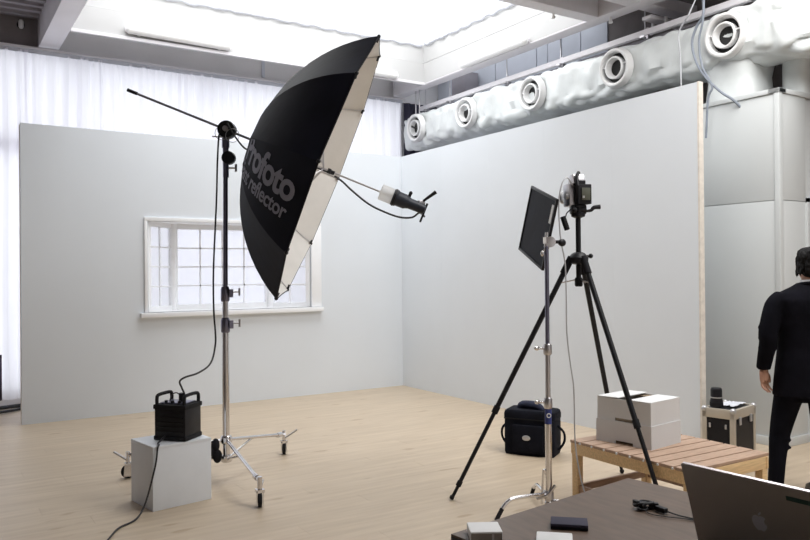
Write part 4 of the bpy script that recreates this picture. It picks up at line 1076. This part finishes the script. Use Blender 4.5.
MB().path([q+Vector((.022, -.07, .008)), q+Vector((.03, -.11, .004)), q+Vector((.035, -.15, .005)), q+Vector((.05, -.20, .004)), q+Vector((.06, -.30, .004))], .0025, 8, 5).build('lead', M['cable'], t)
MB().path([q+Vector((.0, .0, .004)), q+Vector((-.03, -.05, .004)), q+Vector((-.01, -.10, .004)), q+Vector((.03, -.16, .004)), q+Vector((.055, -.24, .004))], .0018, 8, 5).build('lead', M['cable'], t)

# ------------------------------------------------------------------ things at the far left edge
t = thing('floor_duct', 'black corrugated cable trunks lying on the floor beyond the left flat', 'cable', (-4.8, 1.1, 0))
MB().path([(-5.6, .75, .03), (-4.95, 1.0, .03), (-4.66, 1.05, .03), (-4.3, 1.12, .03), (-3.6, 1.1, .03)], .022, 10, 6).build('trunk', M['cable'], t)
MB().path([(-5.6, .55, .022), (-4.95, .70, .022), (-4.62, .82, .022), (-4.3, .98, .022), (-3.6, .9, .022)], .016, 10, 6).build('trunk', M['cable'], t)
t = thing('garment_rack', 'dark purple cloth hanging at the left picture edge', 'cloth', (-4.78, .9, 0))
vs = []; fs = []
for k in range(25):
    x = -5.07+.42*k/24
    for z in (.12, .4, .62): vs.append((x, .98+.03*sin(k*1.1), z))
for k in range(24):
    for q_ in range(2): fs.append((k*3+q_, (k+1)*3+q_, (k+1)*3+q_+1, k*3+q_+1))
MB().add(vs, fs).build('cloth', M['purple'], t, thick=.006)
MB().tube((-5.1, .98, .62), (-4.65, .98, .62), .01).tube((-5.06, .98, 0), (-5.06, .98, .62), .01).tube((-4.70, .98, 0), (-4.70, .98, .62), .01).build('frame', M['black'], t)

# ------------------------------------------------------------------ man in a black suit, seen from behind
PO = Vector((-.423, -5.70, 0)); PR = -rad(32.6)
pe = thing('person', 'man in a black suit seen from behind beside the partition', 'person', PO, PR)
B = lambda: MB()
Vx = Vector
# head, neck and body core (skin)
bd = B()
hc = Vx((0.030, .02, 1.530))
bd.sphere(hc+Vx((0, -.005, .02)), (.073, .090, .088), 24, 16); bd.sphere(hc+Vx((0, .035, -.045)), (.055, .055, .065), 20, 12)
bd.loft([((.01, -.01, 1.36), .062, .058, 0, 1), ((.018, .0, 1.42), .054, .056, 0, 1), ((.026, .01, 1.48), .053, .058, 0, 1)], 20)
bd.path([hc+Vx((0, .088, .015)), hc+Vx((0, .106, -.018)), hc+Vx((0, .094, -.026))], [.009, .014, .011], 10, 3)
for s_ in (-1, 1): bd.sphere(hc+Vx((s_*.076, -.005, -.01)), (.011, .020, .032), 12, 8)
bd.loft([((0, -.01, .72), .13, .09, 0, 1), ((0, 0, .92), .15, .10, 0, 1), ((0, 0, 1.1), .13, .09, 0, 1), ((0, -.01, 1.28), .16, .10, 0, 1), ((0, -.01, 1.37), .09, .06, 0, 1)], 20)
sh = {-1: Vx((-.19, -.01, 1.315)), 1: Vx((.19, -.01, 1.315))}
el = {-1: Vx((-.275, -.02, 1.06)), 1: Vx((.265, .03, 1.06))}
wr = {-1: Vx((-.285, .03, .845)), 1: Vx((.26, .10, .85))}
for s_ in (-1, 1):
    bd.path([sh[s_], el[s_], wr[s_]], [.048, .040, .027], 14, 5)
    # hand: palm plus five fingers
    w = wr[s_]; dn = Vx((-.0*s_, .12, -1)).normalized() if s_ > 0 else Vx((.10, .05, -1)).normalized()
    tx = Vx((0, 1, 0)); thk = Vx((s_, 0, 0))
    if s_ < 0: tx = Vx((.80, .60, 0)).normalized(); thk = Vx((-.6, .8, 0))
    bd.path([w+Vx((0, 0, .02)), w+dn*.035, w+dn*.085], [.024, .029, .026], 12, 4)
    bd.box(w+dn*.055, (.030, .078, .075), Matrix((thk, tx, dn)).transposed()) if s_ > 0 else bd.box(w+dn*.055, (.078, .026, .075), Matrix((tx, thk, dn)).transposed())
    for k, (of, L_, cu) in enumerate(((-.032, .058, .20), (-.011, .074, .12), (.011, .078, .05), (.032, .068, -.05))):
        base = w+dn*.088+tx*of; spread = tx*of*.55
        f1 = base+dn*L_*.45+spread*.3; f2 = f1+dn*L_*.32+thk*(-.012)+spread*.2; f3 = f2+dn*L_*.24+thk*(-.016)
        bd.path([base-dn*.015, f1, f2, f3], [.0095, .009, .008, .0065], 10, 3)
    tb_ = w+dn*.03+tx*.036
    bd.path([tb_-tx*.012, tb_+tx*.022+dn*.028, tb_+tx*.030+dn*.056, tb_+tx*.028+dn*.078], [.013, .011, .0095, .0075], 10, 3)
hip = {-1: Vx((-.105, 0, .78)), 1: Vx((.085, 0, .78))}
kne = {-1: Vx((-.185, .02, .43)), 1: Vx((.100, .02, .43))}
ank = {-1: Vx((-.238, -.02, .08)), 1: Vx((.085, .0, .08))}
for s_ in (-1, 1): bd.path([hip[s_], kne[s_], ank[s_]], [.075, .055, .040], 14, 5)
bd.build('body', M['skin'], pe, local=True, remesh=.005, sm=3)
for s_ in (-1, 1):
    MB().sphere(hc+Vx((s_*.030, .086, .012)), (.013, .010, .009), 12, 8).build('eye', M['eyewhite'], pe, local=True)
    MB().sphere(hc+Vx((s_*.030, .094, .012)), (.006, .005, .006), 10, 6).build('iris', M['black'], pe, local=True)
MB().path([hc+Vx((-.022, .088, -.055)), hc+Vx((0, .096, -.053)), hc+Vx((.022, .088, -.055))], [.004, .007, .004], 8, 3).build('mouth', M['lip'], pe, local=True)
# hair
hr = MB(); hr.sphere(hc+Vx((0, -.018, .030)), (.086, .096, .092), 28, 18); hr.sphere(hc+Vx((0, -.035, -.03)), (.074, .066, .075), 24, 14)
hr.sphere(hc+Vx((0, .03, .085)), (.062, .055, .035), 20, 12)
random.seed(31)
for i in range(90):
    a_ = random.uniform(pi*.85, pi*2.15); z = random.uniform(-.055, .09)
    p = hc+Vx((.080*cos(a_)*1.02, -.02+.088*sin(a_), z*.9+.02))
    hr.path([p, p+Vx((.012*cos(a_), .012*sin(a_), -.03)), p+Vx((.004*cos(a_), .004*sin(a_), -.055))], [.008, .007, .003], 6, 2)
hr.build('hair', M['hair'], pe, local=True, remesh=.006, sm=1)
# shirt collar
MB().lathe([(.063, 0), (.058, .045)], (.014, -.004, 1.385), (0, .05, 1), 24, cap=False).build('shirt_collar', M['shirt'], pe, local=True, thick=.004)
# jacket
jk = MB()
jk.loft([((-.015, -.005, .665), .215, .145, 0, .85), ((-.012, -.005, .80), .205, .14, 0, .85), ((-.008, -.005, .96), .19, .128, 0, .85), ((-.005, -.01, 1.10), .195, .125, 0, .85),
         ((0, -.015, 1.22), .215, .13, 0, .85), ((0, -.015, 1.30), .225, .12, 0, .85), ((0, -.012, 1.345), .20, .10, 0, .9), ((.008, -.008, 1.385), .12, .08, 0, 1), ((.014, -.004, 1.412), .078, .070, 0, 1)], 36)
for s_ in (-1, 1):
    jk.path([sh[s_]+Vx((-.02*s_, 0, -.005)), sh[s_]+Vx((s_*.035, 0, -.06)), el[s_]+Vx((0, 0, .03)), el[s_]-Vx((0, 0, .03)), wr[s_]+Vx((0, -.01, .03)), wr[s_]+Vx((0, -.002, -.005))], [.062, .066, .060, .056, .047, .044], 18, 4)
# creases on the sleeve and back
for z in (1.12, 1.05, .98): jk.torus((-.275, -.01, z), (.1, .3, 1), .050, .010, 20, 8)
jo = jk.build('jacket', M['suit'], pe, local=True, remesh=.009, sm=3)
MB().bar((0, -.150, .66), (0, -.146, .86), .004, .003, (0, 1, 0)).build('jacket_vent', M['blackmatte'], pe, local=True)
MB().torus((.014, -.012, 1.40), (0, .15, 1), .072, .014, 28, 8).build('jacket_collar', M['suit'], pe, local=True)
# trousers
tr_ = MB(); tr_.loft([((-.015, 0, .63), .16, .12, 0, .9), ((-.01, 0, .80), .17, .12, 0, .9), ((0, 0, .92), .155, .11, 0, .9)], 28)
for s_ in (-1, 1):
    tr_.path([hip[s_]+Vx((0, 0, -.02)), hip[s_].lerp(kne[s_], .5), kne[s_]+Vx((0, 0, -.02)), kne[s_].lerp(ank[s_], .55), ank[s_]+Vx((0, 0, -.03))], [.105, .084, .064, .053, .048], 20, 5)
    for dz in (.0, .05): tr_.torus(kne[s_]+Vx((0, 0, -.06-dz)), (.1, .2, 1), .060, .010, 20, 8)
tr_.build('trousers', M['suit'], pe, local=True, remesh=.009, sm=3)
for s_ in (-1, 1):
    a_ = ank[s_]; MB().loft([((a_.x, a_.y+.045, .003), .046, .135, 0, .8), ((a_.x, a_.y+.045, .03), .046, .135, 0, .8), ((a_.x, a_.y+.02, .065), .040, .09, 0, .9), ((a_.x, a_.y, .09), .036, .05, 0, 1)], 24).build('shoe', M['shoe'], pe, local=True)
    MB().loft([((a_.x, a_.y+.045, 0), .048, .138, 0, .8), ((a_.x, a_.y+.045, .012), .048, .138, 0, .8)], 24).build('shoe_sole', M['rubber'], pe, local=True)
